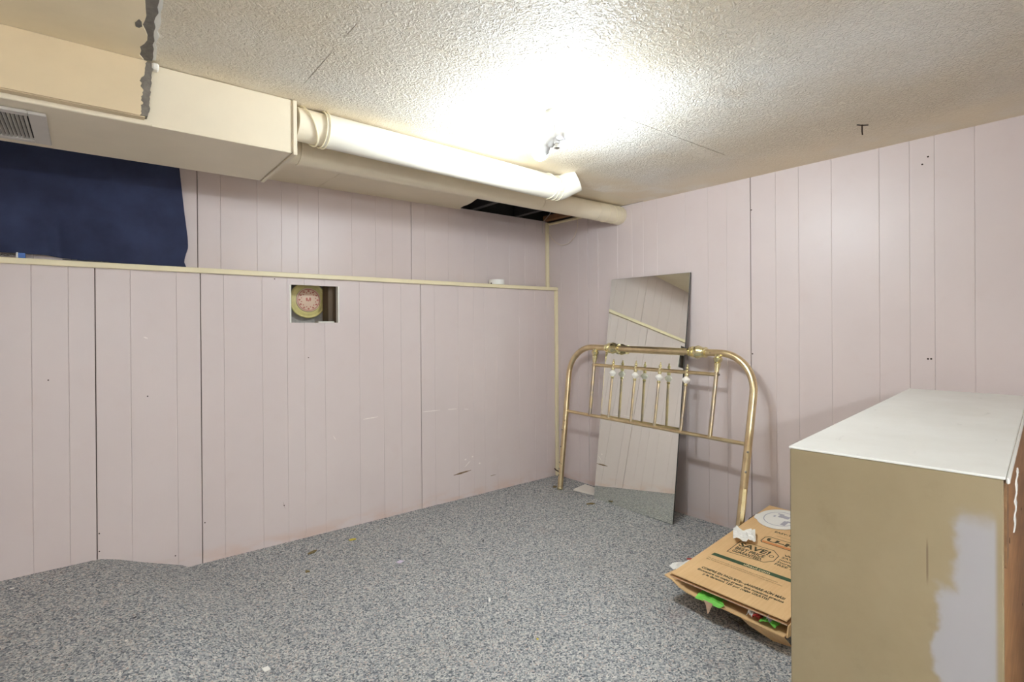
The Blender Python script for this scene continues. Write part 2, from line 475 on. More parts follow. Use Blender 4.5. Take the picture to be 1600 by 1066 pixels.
# upper wall, set back
wu = tag(struct_empty('wall_left_upper'), 'pink vertical panelling above the cream ledge, set back from it')
YU = 0.10; ZT = 1.996
def map_up(s, d, z): return (s, YU+d, z)
WX = (-3.75, -2.62, 1.53, 1.93)
upc = [-2.5228, -2.4171, -2.3126, -2.1363, -2.0111, -1.9212, -1.8059, -1.6061, -1.4536, -1.3409, -1.2051] + [-1.2051+p for p in PAT[1:]] + [0.0]
upl = [-4.24, -4.05, -3.77, -3.64, -3.44, -3.24, -3.04, -2.92, -2.83, -2.70, -2.62, -2.5228]
def skip_win(bm, a, b):
    if b <= WX[0] or a >= WX[1]: return False
    plank(bm, map_up, a, b, ZL+0.01, WX[2]); plank(bm, map_up, a, b, WX[3], ZT); return True
planks(wu, map_up, upl, ZL+0.01, ZT, set(), skip_win)
planks(wu, map_up, upc, ZL+0.01, ZT, {-2.4171, -1.2051})
bm = nb()
for (x0, x1, z0, z1) in ((-4.25, WX[0], ZL, ZT), (WX[1], 0, ZL, ZT), (WX[0], WX[1], ZL, WX[2]), (WX[0], WX[1], WX[3], ZT)):
    box(bm, x0, x1, YU+0.0102, YU+0.05, z0, z1)
obj('backing_board', bm, BACKING, wu)
# window behind the curtain
wn = tag(struct_empty('window_1'), 'small basement window hidden behind the navy curtain')
bm = nb()
for (x0, x1, z0, z1) in ((WX[0], WX[1], WX[2], WX[2]+0.04), (WX[0], WX[1], WX[3]-0.04, WX[3]), (WX[0], WX[0]+0.04, WX[2]+0.04, WX[3]-0.04), (WX[1]-0.04, WX[1], WX[2]+0.04, WX[3]-0.04), (-3.2, -3.16, WX[2]+0.04, WX[3]-0.04)):
    box(bm, x0, x1, YU+0.012, YU+0.05, z0, z1)
obj('window_frame', bm, PAPER, wn)
obj('window_pane', bbox(WX[0]+0.04, -3.2, YU+0.03, YU+0.034, WX[2]+0.04, WX[3]-0.04), WIN_GLASS, wn)
obj('window_pane', bbox(-3.16, WX[1]-0.04, YU+0.03, YU+0.034, WX[2]+0.04, WX[3]-0.04), WIN_GLASS, wn)
obj('well_board', bbox(WX[0], WX[1], YU+0.08, YU+0.10, WX[2], WX[3]), DARK, wn)

# right wall
wr = tag(struct_empty('wall_right'), 'pink vertical panelling behind the mirror and the headboard')
def map_r(s, d, z): return (d, s, z)
rc = [-1.5597+p for p in (0, .139, .257, .409, .613, .725, .816, .942, 1.122, 1.2217)]     # towards the corner
rc += [rc[-1]+.10, rc[-1]+.28, YU]
rc = [-4.24, -4.05, -3.92, -3.80, -3.65, -3.44, -3.33, -3.24, -3.11, -2.93, -2.7854, -2.6837, -2.5106, -2.377, -2.2877, -2.1715, -1.9698, -1.8149, -1.6977] + rc
planks(wr, map_r, rc, -0.02, H+0.004, {-1.5597, -2.7854, rc[-4]})
obj('backing_board', bbox(0.0102, 0.05, -4.25, 0.15, -0.05, H+0.01), BACKING, wr)
# walls behind the camera
obj('wall_near', bbox(-4.25, 0.05, -4.30, -4.25, -0.05, H+0.02), PLAINWALL)['kind'] = 'structure'
obj('wall_side', bbox(-4.30, -4.25, -4.30, 0.25, -0.05, H+0.02), PLAINWALL)['kind'] = 'structure'

# nail holes, scuffs, gouges
def decal(name, parent, mat, pts, plane, th=0.0006):
    bm = nb()
    poly = [(p[0], p[1]) for p in pts]
    if plane == 'y': prism(bm, poly, 'y', -th, 0.0004)
    elif plane == 'yu': prism(bm, poly, 'y', YU-th, YU+0.0004)
    else: prism(bm, poly, 'x', -th, 0.0004)
    return obj(name, bm, mat, parent)
def dot(parent, a, z, plane, r=0.004, mat=RUST):
    decal('nail_head', parent, mat, [(a+r*math.cos(k*PI/4), z+r*math.sin(k*PI/4)) for k in range(8)], plane, 0.001)
for a, z in ((-2.3551,1.8936), (-2.3346,1.8651), (-2.3516,1.012), (-2.3629,1.0125), (-1.568,1.0054), (-1.566,1.80)): dot(wr, a, z, 'x')
for a, z in ((-2.0348,0.2041), (-2.535,0.0701), (-2.8233,0.25), (-2.0744,1.4299), (-2.8233,0.17), (-2.64,0.85), (-2.99,0.95), (-1.9,1.0), (-2.41,0.2)): dot(wl, a, z, 'y', 0.003)
def streak(x0, z0, x1, z1, w, mat=SCUFF, name='scuff_mark'):
    n = 7; up, dn = [], []
    for i in range(n+1):
        t_ = i/n; x = x0+(x1-x0)*t_; z = z0+(z1-z0)*t_; ww = w*(0.25+0.75*math.sin(PI*min(0.97, max(0.03, t_))))*random.uniform(0.6, 1.1)
        up.append((x, z+ww/2)); dn.append((x, z-ww/2))
    decal(name, wl, mat, up+dn[::-1], 'y')
streak(-1.585, 0.6185, -1.49, 0.6235, 0.008)
streak(-1.187, 0.6197, -1.055, 0.6185, 0.007); streak(-0.997, 0.6161, -0.925, 0.613, 0.006); streak(-0.87, 0.605, -0.83, 0.60, 0.004)
streak(-0.868, 0.259, -0.852, 0.262, 0.014); streak(-0.808, 0.27, -0.796, 0.272, 0.012); streak(-0.866, 0.21, -0.82, 0.245, 0.009); streak(-0.75, 0.215, -0.735, 0.215, 0.012)
streak(-0.955, 0.170, -0.815, 0.180, 0.012, GOUGE, 'gouge'); streak(-0.65, 0.11, -0.60, 0.112, 0.004, GOUGE, 'gouge')
streak(-2.655, 1.129, -2.637, 1.122, 0.007); streak(-1.765, 0.545, -1.75, 0.52, 0.008); streak(-2.04, 0.225, -2.03, 0.185, 0.005, GOUGE, 'gouge')

# cream trims
tr = tag(obj('trim_1', bbox(-4.24, -0.0005, -0.022, YU-0.0005, ZL, ZL+0.025, 0.003, 2), CREAM), 'long cream ledge along the left wall', kind='structure')
tr = tag(obj('trim_2', bbox(-0.026, -0.0005, -0.022, -0.0005, 0.0, ZL-0.0005, 0.005, 2), CREAM), 'cream corner strip below the ledge', kind='structure')
tr = tag(obj('trim_3', bbox(-0.026, -0.0005, 0.074, YU-0.0005, ZL+0.0255, 1.985, 0.006, 2), CREAM), 'cream corner strip above the ledge', kind='structure')
tr = tag(obj('trim_4', bbox(-0.018, -0.0005, -0.56, 0.072, 1.962, 1.979, 0.004), CREAM), 'short cream strip at the top of the right wall behind the pipe', kind='structure')

# ------------------------------------------------------------------ ceiling: boards with open joints
ce = tag(struct_empty('ceiling'), 'stucco board ceiling with cracked joints')
def jag(a, b, fixed, axis, sgn, gaps):
    # points along one board edge; the joint opens only where 'gaps' says
    n = max(2, int(abs(b-a)/0.02)); out = []
    for i in range(n+1):
        s = a+(b-a)*i/n; g = 0.00002
        for lo, hi, w in gaps:
            if lo <= s <= hi:
                e = min(1, (s-lo)/0.03, (hi-s)/0.03)
                g = max(g, w*e*(0.35+0.65*abs(mnoise.noise(Vector((s*37, fixed*5, 1.3+sgn))))*1.6))
        out.append((s, fixed+sgn*g) if axis == 'x' else (fixed+sgn*g, s))
    return out
GY = [(-2.15,-1.96,.0022), (-1.74,-1.58,.0016), (-1.40,-0.95,.0022), (-0.93,-0.46,.0036), (-3.4,-2.8,.002)]     # joint along y=-1.68
GX = [(-1.47,-1.20,.0026), (-1.68,-1.56,.0020)]                                                        # joint along x=-2.29
GZ = [(-2.71,-2.48,.0018), (-3.6,-3.0,.0015)]
YJ, XJ, YK, YS = -1.68, -2.29, -1.25, -0.845
def board(poly, mat=CEIL, z=H, th=0.012):
    bm = nb(); prism(bm, poly, 'z', z, z+th); obj('ceiling_board', bm, mat, ce)
Lx, Rx = -4.25, 0.0
board([(Lx,-4.25), (Rx,-4.25)] + jag(Rx, Lx, YJ, 'x', -1, GY))
board(jag(XJ, Rx, YJ, 'x', 1, GY) + [(Rx, YS)] + [(XJ, YS)] + jag(YS, YJ, XJ, 'y', 1, GX)[1:-1])
board(jag(Lx, XJ, YJ, 'x', 1, GY) + jag(YJ, YK, XJ, 'y', -1, GX)[1:] + jag(XJ, Lx, YK, 'x', -1, GZ)[1:])
board(jag(Lx, XJ, YK, 'x', 1, GZ) + jag(YK, YS, XJ, 'y', -1, GX)[1:] + [(Lx, YS)])
# smooth soffit boards behind the pipes, one broken away at the corner
XK = -1.806
board([(Lx, YS), (XK-0.0012, YS), (XK-0.0006, -0.4), (XK-0.0012, -0.2), (XK-0.0001, -0.12), (XK-0.0016, 0.0), (XK-0.001, YU), (Lx, YU)], DUCT, H+0.006)
board([(XK+0.0012, YS), (Rx, YS), (Rx, -0.5), (-0.35, -0.52), (-0.92, -0.50), (-0.915, -0.27), (-0.90, -0.20), (-0.875, -0.12), (-0.862, -0.05), (-0.862, 0.0), (-0.85, 0.05), (-0.82, YU), (XK+0.001, YU), (XK+0.0016, 0.0), (XK+0.0001, -0.12), (XK+0.0012, -0.2), (XK+0.0006, -0.4)], DUCT, H+0.006)
bm = nb(); box(bm, -4.30, 0.05, -4.30, 0.25, 2.22, 2.25)
obj('floor_deck', bm, DARK, ce)
for x in (-3.9, -3.5, -3.1, -2.7, -2.29, -1.9, -1.5, -1.1, -0.705, -0.30):
    obj('joist', bbox(x-0.02, x+0.02, -4.25, 0.12, H+0.022, 2.22), JOIST, ce)
obj('rim_joist', bbox(-4.25, 0.05, 0.14, 0.20, 1.97, 2.25), DARK, ce)
obj('sill_plate', bbox(-0.005, 0.05, -4.25, 0.15, H+0.012, 2.25), JOIST, ce)
obj('nailer', bbox(-0.06, -0.008, -0.50, 0.085, 1.993, 2.03, 0.002), mat_wood('brown_nailer', srgb(120,84,54), srgb(142,104,70)), ce)
bm = nb(); tube(bm, [(-0.12,-0.16,2.10), (-0.09,-0.02,2.02), (-0.075,0.075,1.975), (-0.06,0.092,1.90)], 0.002, 6); obj('loose_wire', bm, GREYPL, ce)

# plastered beam cover with a torn end, wrapped round the far part of the duct
pc = thing('plaster_cover', 'tan plaster skin over the duct and ceiling, its torn end showing grey cement', 'plaster', (-2.7, -1.12, 1.8))
def tear(n, s0, s1, base, amp, seed, f=26):
    out = []
    for i in range(n+1):
        s = s0+(s1-s0)*i/n
        out.append((base + amp*(mnoise.noise(Vector((s*f, seed, 0.2)))+0.55*mnoise.noise(Vector((s*f*4, seed, 3.1)))), s))
    return out
def pcpart(name, bm, mat): 
    o = obj(name, bm, mat); o.parent = pc; o.matrix_parent_inverse = Matrix.Translation(-pc.location); return o
YF = -1.098
# sheets on the ceiling (x,y polygons) and on the duct face (x,z polygons)
def on_ceiling(name, mat, base, amp, seed, z0, z1, drift=0.0):
    bm = nb(); e = [(x+drift*(y+1.15), y) for x, y in tear(44, -2.3, YF-0.001, base, amp, seed)]
    prism(bm, [(-4.2, YF-0.001), (-4.2, -2.3)] + e, 'z', z0, z1); pcpart(name, bm, mat)
def on_face(name, mat, base, amp, seed, y0, y1, zb=1.805, drift=0.0):
    bm = nb(); e = [(x+drift*(1.97-z), z) for x, z in tear(60, 1.969, zb, base, amp, seed)]
    prism(bm, [(-4.2, zb), (-4.2, 1.969)] + e, 'y', y0, y1); pcpart(name, bm, mat)
on_ceiling('gypsum_layer', GYPSUM, -2.694, 0.008, 4.0, 1.9765, H-0.0005, 0.045)
on_ceiling('cement_layer', CEMENT, -2.703, 0.008, 1.0, 1.9725, 1.9764, 0.045)
on_ceiling('paint_skin', PLASTER_LIT, -2.724, 0.017, 2.0, 1.9695, 1.9724, 0.045)
on_face('cement_layer', CEMENT, -2.696, 0.007, 5.0, -1.090, -1.062, 1.806, -0.10)
on_face('paint_skin', PLASTER, -2.718, 0.014, 6.0, -1.0985, -1.0905, 1.803, -0.085)
bm = nb(); box(bm, -4.2, -2.718, -1.0904, -1.062, 1.8015, 1.8045); pcpart('skin_return', bm, PLASTER)
bm = nb(); box(bm, -2.70, -2.682, YF+0.002, YF+0.03, 1.952, 1.972); bev(bm, 0.004); pcpart('gypsum_crumb', bm, GYPSUM)
bm = nb(); prism(bm, [(-2.752,-1.30), (-2.744,-1.296), (-2.738,-1.31), (-2.741,-1.335), (-2.747,-1.345), (-2.754,-1.32)], 'z', 1.9690, 1.9696); pcpart('chipped_spot', bm, CEMENT)

# ------------------------------------------------------------------ rectangular duct
DX, DY0, DY1, DZ = -2.273, -1.060, -0.612, 1.788
du = thing('air_duct', 'large cream rectangular duct running under the ceiling above the curtain', 'duct', (-3.2, -0.84, DZ))
def dpart(name, bm, mat, par=du, **k):
    o = obj(name, bm, mat, par, **k); o.matrix_parent_inverse = Matrix.Translation(-du.location); return o
dpart('duct_body', bbox(-4.24, DX-0.014, DY0, DY1, DZ, H-0.002, 0.0025), DUCT)
bm = nb()   # end cap with a raised drive-cleat rim
box(bm, DX-0.0135, DX, DY0+0.004, DY1-0.004, DZ+0.004, H-0.003)
for a in ((DX-0.011, DX+0.003, DY0-0.005, DY0+0.004, DZ-0.002, H-0.003), (DX-0.011, DX+0.003, DY1-0.004, DY1+0.005, DZ-0.002, H-0.003), (DX-0.011, DX+0.003, DY0-0.005, DY1+0.005, DZ-0.005, DZ+0.004)):
    box(bm, *a)
bev(bm, 0.002); dpart('end_cap', bm, DUCT)
bm = nb(); box(bm, -2.70, DX-0.05, DY0-0.003, DY0+0.002, DZ-0.001, DZ+0.006); bev(bm, 0.001); dpart('corner_seam', bm, DUCT)
# register on the underside of the duct
rg = thing('air_register', 'grey louvred register under the far left end of the duct', 'register', (-3.2, -0.85, DZ))
bm = nb()
for (x0, x1, y0, y1) in ((-3.42, -2.985, -0.995, -0.965), (-3.42, -2.985, -0.715, -0.685), (-2.985, -2.945, -0.995, -0.685), (-3.46, -3.42, -0.995, -0.685)):
    box(bm, x0, x1, y0, y1, DZ-0.010, DZ-0.0005)
bev(bm, 0.002)
o = obj('register_frame', bm, GRILLE, rg); o.matrix_parent_inverse = Matrix.Translation(-rg.location)
o = obj('register_throat', bbox(-3.42, -2.985, -0.965, -0.715, DZ-0.0012, DZ-0.0004), DARK, rg); o.matrix_parent_inverse = Matrix.Translation(-rg.location)
for k in range(46):
    x = -2.992-0.0092*k
    bm = nb(); v = box(bm, -0.0006, 0.0006, -0.124, 0.124, -0.0042, 0.0042)
    bmesh.ops.rotate(bm, verts=bm.verts, cent=(0,0,0), matrix=Matrix.Rotation(math.radians(35), 3, 'Y'))
    bmesh.ops.translate(bm, verts=bm.verts, vec=(x, -0.84, DZ-0.0065))
    o = obj('louvre', bm, GRILLE, rg); o.matrix_parent_inverse = Matrix.Translation(-rg.location)

# ------------------------------------------------------------------ round pipes
def place(o, root): o.parent = root; o.matrix_parent_inverse = Matrix.Translation(-root.location); return o
A0, A1 = Vector((-2.262, -1.006, 1.916)), Vector((-0.90, -0.95, 1.906))
up_ = thing('upper_pipe', 'white wrapped round pipe from the duct, with an elbow turning into the ceiling', 'pipe', A0)
dA = (A1-A0).normalized()
bm = nb(); tube(bm, [A0, A0+dA*0.10], 0.0595, 32); place(obj('collar', bm, DUCT, smooth=True), up_)
bm = nb(); tube(bm, [A0+dA*0.101, A0+dA*0.45, A0+dA*0.8, A0+dA*1.1, A1], [0.0625, 0.0635, 0.063, 0.0632, 0.063], 36); place(obj('pipe_run', bm, PIPE, smooth=True), up_)
B0 = A1+dA*0.012; B1 = B0+Vector((0.085, -0.065, 0.045))
dm = (dA+(B1-B0).normalized()).normalized()
bm = nb(); tube(bm, [A1+dA*0.001, B0+dA*0.006, B0+dm*0.02, B1], [0.063, 0.0632, 0.0635, 0.062], 36); place(obj('elbow', bm, PIPE, smooth=True), up_)
def loop_wire(c, d, r, wr_, a0=0, a1=2*PI, n=40, skew=0.0):
    d = Vector(d).normalized(); a, b = frame_for(d); bm = nb()
    tube(bm, [Vector(c)+(a*math.cos(a0+(a1-a0)*k/n)+b*math.sin(a0+(a1-a0)*k/n))*r + d*skew*math.sin(a0+(a1-a0)*k/n) for k in range(n+1)], wr_, 6, cap=False)
    return bm
place(obj('tie_wire', loop_wire(A0+dA*0.098, dA, 0.066, 0.003), STRAP, smooth=True), up_)
place(obj('tie_wire', loop_wire(A0+dA*0.110, dA, 0.067, 0.003), STRAP, smooth=True), up_)
place(obj('tie_wire', loop_wire(A0+dA*0.048, dA, 0.0645, 0.0035, skew=0.030), STRAP, smooth=True), up_)
for s, k in ((-0.045, 0.028), (-0.028, -0.024), (0.004, 0.006)):
    place(obj('tie_wire', loop_wire(A1+dA*s, dA, 0.0652, 0.0018, skew=k), STRAP, smooth=True), up_)
# hanger strap at the elbow
bm = nb()
c0 = A1+dA*0.004
pts = []
for k in range(13):
    an = math.radians(100-12*k); pts.append(c0+Vector((0.02*k/12-0.0, -math.cos(an)*0.0, 0))+Vector((0, -math.sin(math.radians(90)-0)*0, 0)))
pts = [c0+Vector((0.030-0.0045*k, -0.067*math.sin(math.radians(8+11*k)), 0.067*math.cos(math.radians(8+11*k)))) for k in range(11)]
for i in range(len(pts)-1):
    p, q = pts[i], pts[i+1]; n_ = Vector((0, (p.y+q.y)/2-c0.y, (p.z+q.z)/2-c0.z)).normalized()*0.0015
    w = Vector((0.009, 0, 0))
    vs = [bm.verts.new(x) for x in (p-w-n_, p+w-n_, q+w-n_, q-w-n_, p-w+n_, p+w+n_, q+w+n_, q-w+n_)]
    for f in ((0,3,2,1), (4,5,6,7), (0,1,5,4), (2,3,7,6), (1,2,6,5), (0,4,7,3)): bm.faces.new([vs[j] for j in f])
place(obj('hanger_strap', bm, STRAP), up_)

L0, L1 = Vector((-2.262, -0.70, 1.918)), Vector((-0.004, -0.64, 1.921)); dL = (L1-L0).normalized()
lp = thing('lower_pipe', 'cream round pipe hugging the ceiling from the duct to the right wall', 'pipe', L0)
bm = nb(); tube(bm, [L0, L0+dL*0.10], 0.0575, 32); place(obj('collar', bm, DUCT, smooth=True), lp)
ln = (L1-L0).length
for a, b, r in ((0.101, 1.50, 0.0605), (1.503, 2.0, 0.0598), (2.002, ln, 0.0606)):
    bm = nb(); tube(bm, [L0+dL*a, L0+dL*(a+b)/2, L0+dL*b], r, 36); place(obj('pipe_section', bm, DUCT, smooth=True), lp)
for s, k in ((ln-0.17, 0.0), (ln-0.10, 0.01), (ln-0.07, -0.006), (ln-0.03, 0.004)):
    place(obj('tie_wire', loop_wire(L0+dL*s, dL, 0.0618, 0.0012, skew=k), STRAP, smooth=True), lp)

# hanging cord below the pipe
def spline(pts, n=8):
    out = []; P = [Vector(p) for p in pts]; P = [2*P[0]-P[1]]+P+[2*P[-1]-P[-2]]
    for i in range(1, len(P)-2):
        for k in range(n):
            t_ = k/n; a, b, c, d = P[i-1:i+3]
            out.append(0.5*((2*b)+(c-a)*t_+(2*a-5*b+4*c-d)*t_**2+(3*b-a-3*c+d)*t_**3))
    out.append(P[-2]); return out
bm = nb(); tube(bm, spline([(-0.03,0.066,1.905), (-0.022,0.05,1.885), (-0.02,0.006,1.834), (-0.02,-0.06,1.795), (-0.02,-0.101,1.7854), (-0.02,-0.17,1.795), (-0.02,-0.2248,1.842), (-0.02,-0.252,1.90), (-0.022,-0.26,1.955)]), 0.0024, 8)
tag(obj('cord', bm, CORD, smooth=True), 'thin cream cord looping down below the pipe in the corner', 'cord')

# ------------------------------------------------------------------ navy curtain
def cur(u, v):
    zt = 1.972; xl = -3.75
    edge = [(0,-2.498), (0.2,-2.489), (0.45,-2.478), (0.7,-2.465), (0.8,-2.464), (0.88,-2.476), (0.94,-2.482), (1,-2.472)]
    for (a, xa), (b, xb) in zip(edge, edge[1:]):
        if a <= v <= b: xr = xa+(xb-xa)*(v-a)/(b-a)
    x = xl+(xr-xl)*u
    bot = 1.4685
    if x < -2.80: bot = 1.4685+0.022*sstep((-2.80-x)/0.22)
    bot += 0.003*mnoise.noise(Vector((x*14, 0.3, 0)))
    z = zt+(bot-zt)*v
    fold = 0.010*math.sin(x*17+0.8*v)+0.012*mnoise.noise(Vector((x*7, v*0.8, 2)))+0.006*mnoise.noise(Vector((x*16, v*2, 5)))
    groove = -0.030*math.exp(-((x+2.985-0.03*v)/0.028)**2)*sstep((v-0.45)/0.4)
    y = 0.062-0.012*v+fold*(0.4+0.6*v)-groove*0.7
    return (x, min(y, 0.094), z)
bm = nb(); sheet(bm, cur, 150, 36, 0.002)
cu = thing('curtain', 'dark navy cloth curtain hanging over the basement window', 'curtain', (-3.1, 0.06, 1.47))
place(obj('cloth', bm, CLOTH, smooth=True), cu)
bm = nb(); tube(bm, [(-3.85, 0.066, 1.976), (-2.45, 0.066, 1.976)], 0.004, 10); place(obj('curtain_wire', bm, STEEL), cu)
# bits lying on the ledge under the curtain
ct = thing('small_carton', 'tiny blue and white carton on the ledge below the curtain', 'carton', (-3.07, -0.008, ZL+0.025))
place(obj('carton_body', bbox(-3.08, -3.058, -0.016, 0.006, ZL+0.0255, ZL+0.046, 0.001), BLUE), ct)
place(obj('carton_side', bbox(-3.086, -3.0802, -0.016, 0.006, ZL+0.0255, ZL+0.048, 0.0005), PAPER), ct)
def crumple(name, label, cat, cx, cy, cz, lx, ly, lz, mat, seed, n=10, rot=0, tilt=0.0):
    def P(u, v):
        x = (u-.5)*lx; y = (v-.5)*ly
        z = lz*(0.5+0.5*mnoise.noise(Vector((u*3+seed, v*3, seed)))+0.25*mnoise.noise(Vector((u*8, v*8+seed, 1))))
        c, s = math.cos(rot), math.sin(rot)
        return (cx+x*c-y*s, cy+x*s+y*c, cz+tilt*(x*c-y*s)+max(0.0008, z))
    bm = nb(); sheet(bm, P, n, n, 0.0006)
    return tag(obj(name, bm, mat), label, cat)
crumple('plastic_wrap', 'crumpled clear plastic wrap at the left end of the ledge', 'wrap', -3.12, -0.002, ZL+0.026, 0.06, 0.03, 0.02, PLASTIC, 3)
crumple('plastic_film', 'pale torn plastic film poking out under the curtain hem', 'film', -2.86, -0.004, ZL+0.026, 0.16, 0.022, 0.008, PLASTIC, 8, 14)

# ------------------------------------------------------------------ cup on the ledge
cp = thing('tape_roll', 'white roll of tape standing on the cream ledge near the corner', 'tape roll', (-0.555, 0.037, ZL+0.0255))
bm = nb(); lathe(bm, [(0, 0.050), (0.001, 0.056), (0.034, 0.056), (0.036, 0.054), (0.036, 0.040), (0.002, 0.039)], (0,0,0), (0,0,1), 36); obj('tape', bm, PAPER, cp, smooth=True)
bm = nb(); tube(bm, [(-0.07,-0.03,0.006), (-0.075,-0.034,0.004)], 0.005, 8); obj('loose_end', bm, RUST, cp)

# ------------------------------------------------------------------ flue cover in the cut-out
fc = thing('flue_cover', 'round cream tin flue cover with a faded red pattern inside the wall cut-out', 'flue cover', (-1.846, 0.175, 1.330))
d_ = (0,-1,0)
bm = nb(); lathe(bm, [(0, 0.106), (0.006, 0.107), (0.010, 0.103), (0.006, 0.094), (0.009, 0.084), (0.012, 0.078), (0.012, 0.072), (0.0, 0.07)], (0,0,0), d_, 48); obj('rim', bm, CREAM_TIN, fc, smooth=True)
bm = nb(); lathe(bm, [(0.004, 0.0695), (0.0135, 0.0695), (0.0145, 0.066)], (0,0,0), d_, 40); obj('disc', bm, PINK_TIN, fc, smooth=True)
bm = nb()
def ring(bm, r, w, y=-0.0150, n=40):
    a = [(r*math.cos(2*PI*k/n), r*math.sin(2*PI*k/n)) for k in range(n)]; b = [((r-w)*math.cos(2*PI*k/n), (r-w)*math.sin(2*PI*k/n)) for k in range(n)]
    va = [bm.verts.new((x, y, z)) for x, z in a]; vb = [bm.verts.new((x, y, z)) for x, z in b]
    for k in range(n): bm.faces.new((va[k], va[(k+1) % n], vb[(k+1) % n], vb[k]))
ring(bm, 0.064, 0.004)
for k in range(12):
    an = 2*PI*k/12
    for rr, w in ((0.052, 0.008), (0.042, 0.005)):
        cx, cz = rr*math.cos(an+(0.26 if rr < .05 else 0)), rr*math.sin(an+(0.26 if rr < .05 else 0))
        q = [bm.verts.new((cx+w*math.cos(an+j*PI/2), -0.0150, cz+w*0.8*math.sin(an+j*PI/2))) for j in range(4)]; bm.faces.new(q)
for cx, cz, w, h in ((-0.010,0.003,0.006,0.011), (0.009,0.004,0.006,0.012), (-0.001,-0.004,0.004,0.006)):
    q = [bm.verts.new((cx+w*math.cos(j*PI/4), -0.0150, cz+h*math.sin(j*PI/4))) for j in range(8)]; bm.faces.new(q)
obj('red_pattern', bm, RED_TIN, fc)

# ------------------------------------------------------------------ ceiling lamp with two bulbs
LX, LY = -1.462, -1.554
lm = thing('ceiling_lamp', 'white ceiling lampholder with a twin adapter and two lit bare bulbs', 'ceiling light', (LX, LY, H))
bm = nb(); lathe(bm, [(0.001, 0.047), (0.012, 0.048), (0.022, 0.046), (0.028, 0.040), (0.033, 0.030), (0.045, 0.024), (0.052, 0.022)], (0,0,0), (0,0,-1), 32); obj('lampholder', bm, FIXT, lm, smooth=True)
for a in (0.6, 3.7):
    bm = nb(); lathe(bm, [(0.027, 0.004), (0.033, 0.004), (0.034, 0.002)], (0.034*math.cos(a), 0.034*math.sin(a), 0), (0,0,-1), 8); obj('screw', bm, STEEL, lm)
bm = nb(); lathe(bm, [(0.050, 0.013), (0.075, 0.0135), (0.080, 0.018), (0.100, 0.019), (0.106, 0.013), (0.118, 0.012)], (0,0,0), (0,0,-1), 20); obj('twin_adapter', bm, GREYPL, lm, smooth=True)
bm = nb(); lathe(bm, [(0.116, 0.008), (0.128, 0.008), (0.130, 0.012), (0.136, 0.012), (0.139, 0.006)], (0,0,0), (0,0,-1), 16); obj('adapter_tip', bm, CHROME, lm, smooth=True)
for s in (1, -1):
    dd = Vector((-0.04, s, -0.45 if s > 0 else -0.20)).normalized(); c0 = Vector((0, 0, -0.090))
    bm = nb(); lathe(bm, [(0.010, 0.016), (0.020, 0.019), (0.044, 0.0195), (0.046, 0.016)], c0, dd, 20); sk = obj('socket', bm, GREYPL, lm, smooth=True)
    bm = nb(); lathe(bm, [(0.046, 0.0125), (0.056, 0.0145), (0.070, 0.0215), (0.082, 0.0280)], c0, dd, 24); obj('bulb_base', bm, GREYPL, lm, smooth=True)
    bm = nb(); lathe(bm, [(0.0825, 0.0285), (0.096, 0.0305), (0.108, 0.0295), (0.119, 0.024), (0.126, 0.015), (0.129, 0.004)], c0, dd, 24); obj('bulb', bm, BULB if s > 0 else BULB2, lm, smooth=True)

# added fill light, out of view: bare tubes on chains behind the camera
l2 = thing('added_fill_lamp', 'added unseen tube lamp behind the camera, giving fill light', 'ceiling light', (-2.95, -4.00, 1.48), (0, 0, PI/2))
TUBE = emit('fill_lamp_tube', (0.90, 0.98, 1.02, 1), FILL_LAMP)
obj('housing', bbox(-0.06, 0.06, -0.61, 0.61, 0.02, 0.05, 0.004), FIXT, l2)
for x in (-0.045, 0.045):
    bm = nb(); tube(bm, [(x, -0.58, 0.0), (x, 0.58, 0.0)], 0.016, 12); obj('tube', bm, TUBE, l2)
for y in (-0.595, 0.595):
    obj('tube_holder', bbox(-0.07, 0.07, y-0.012, y+0.012, -0.022, 0.022, 0.003), FIXT, l2)
    bm = nb(); tube(bm, [(0, y*0.8, 0.045), (0, y*0.8, H-1.483)], 0.003, 6); obj('chain', bm, STEEL, l2)

# hook in the ceiling
hk = thing('ceiling_hook', 'small rusty bent nail hook in the ceiling near the right wall', 'hook', (-0.39, -2.229, H))
bm = nb(); tube(bm, [(0.0,0,0.004), (0.002,0.001,-0.012), (-0.001,0.0,-0.030), (0.004,0,-0.041)], 0.0026, 8); obj('shank', bm, RUST, hk)
bm = nb(); tube(bm, [(-0.020,0.012,-0.002), (0.0,0.0,-0.003), (0.018,-0.016,-0.002)], 0.0024, 8); obj('cross_nail', bm, RUST, hk)

# ------------------------------------------------------------------ mirror leaning on the wall
mb, mt_ = Vector((-0.204, -0.885, 0.0)), Vector((-0.0107, -0.9055, 1.487))
ux = Vector((-0.0078, -1, 0)).normalized(); uz = (mt_-mb).normalized(); uz = (uz-ux*uz.dot(ux)).normalized(); un = ux.cross(uz)
mr = thing('mirror', 'tall frameless mirror panel leaning on the wall behind the brass headboard', 'mirror', mb)
def mloc(u, v, w): return ux*u+uz*v+un*w
def mbox(u0, u1, v0, v1, w0, w1):
    bm = nb(); vs = [bm.verts.new(mloc(u, v, w)) for u in (u0, u1) for v in (v0, v1) for w in (w0, w1)]
    for q in ((0,1,3,2), (4,6,7,5), (0,4,5,1), (2,3,7,6), (0,2,6,4), (1,5,7,3)): bm.faces.new([vs[i] for i in q])
    return bm
s_ = -1 if un.x > 0 else 1
mh = 1.4985; mw0, mw1 = -0.316, 0.308
obj('glass', mbox(mw0+0.002, mw1-0.002, 0.002, mh-0.002, s_*0.0, s_*0.004), MIRROR, mr)
obj('backing', mbox(mw0, mw1, 0.0, mh, -s_*0.0005, -s_*0.004), MIR_EDGE, mr)

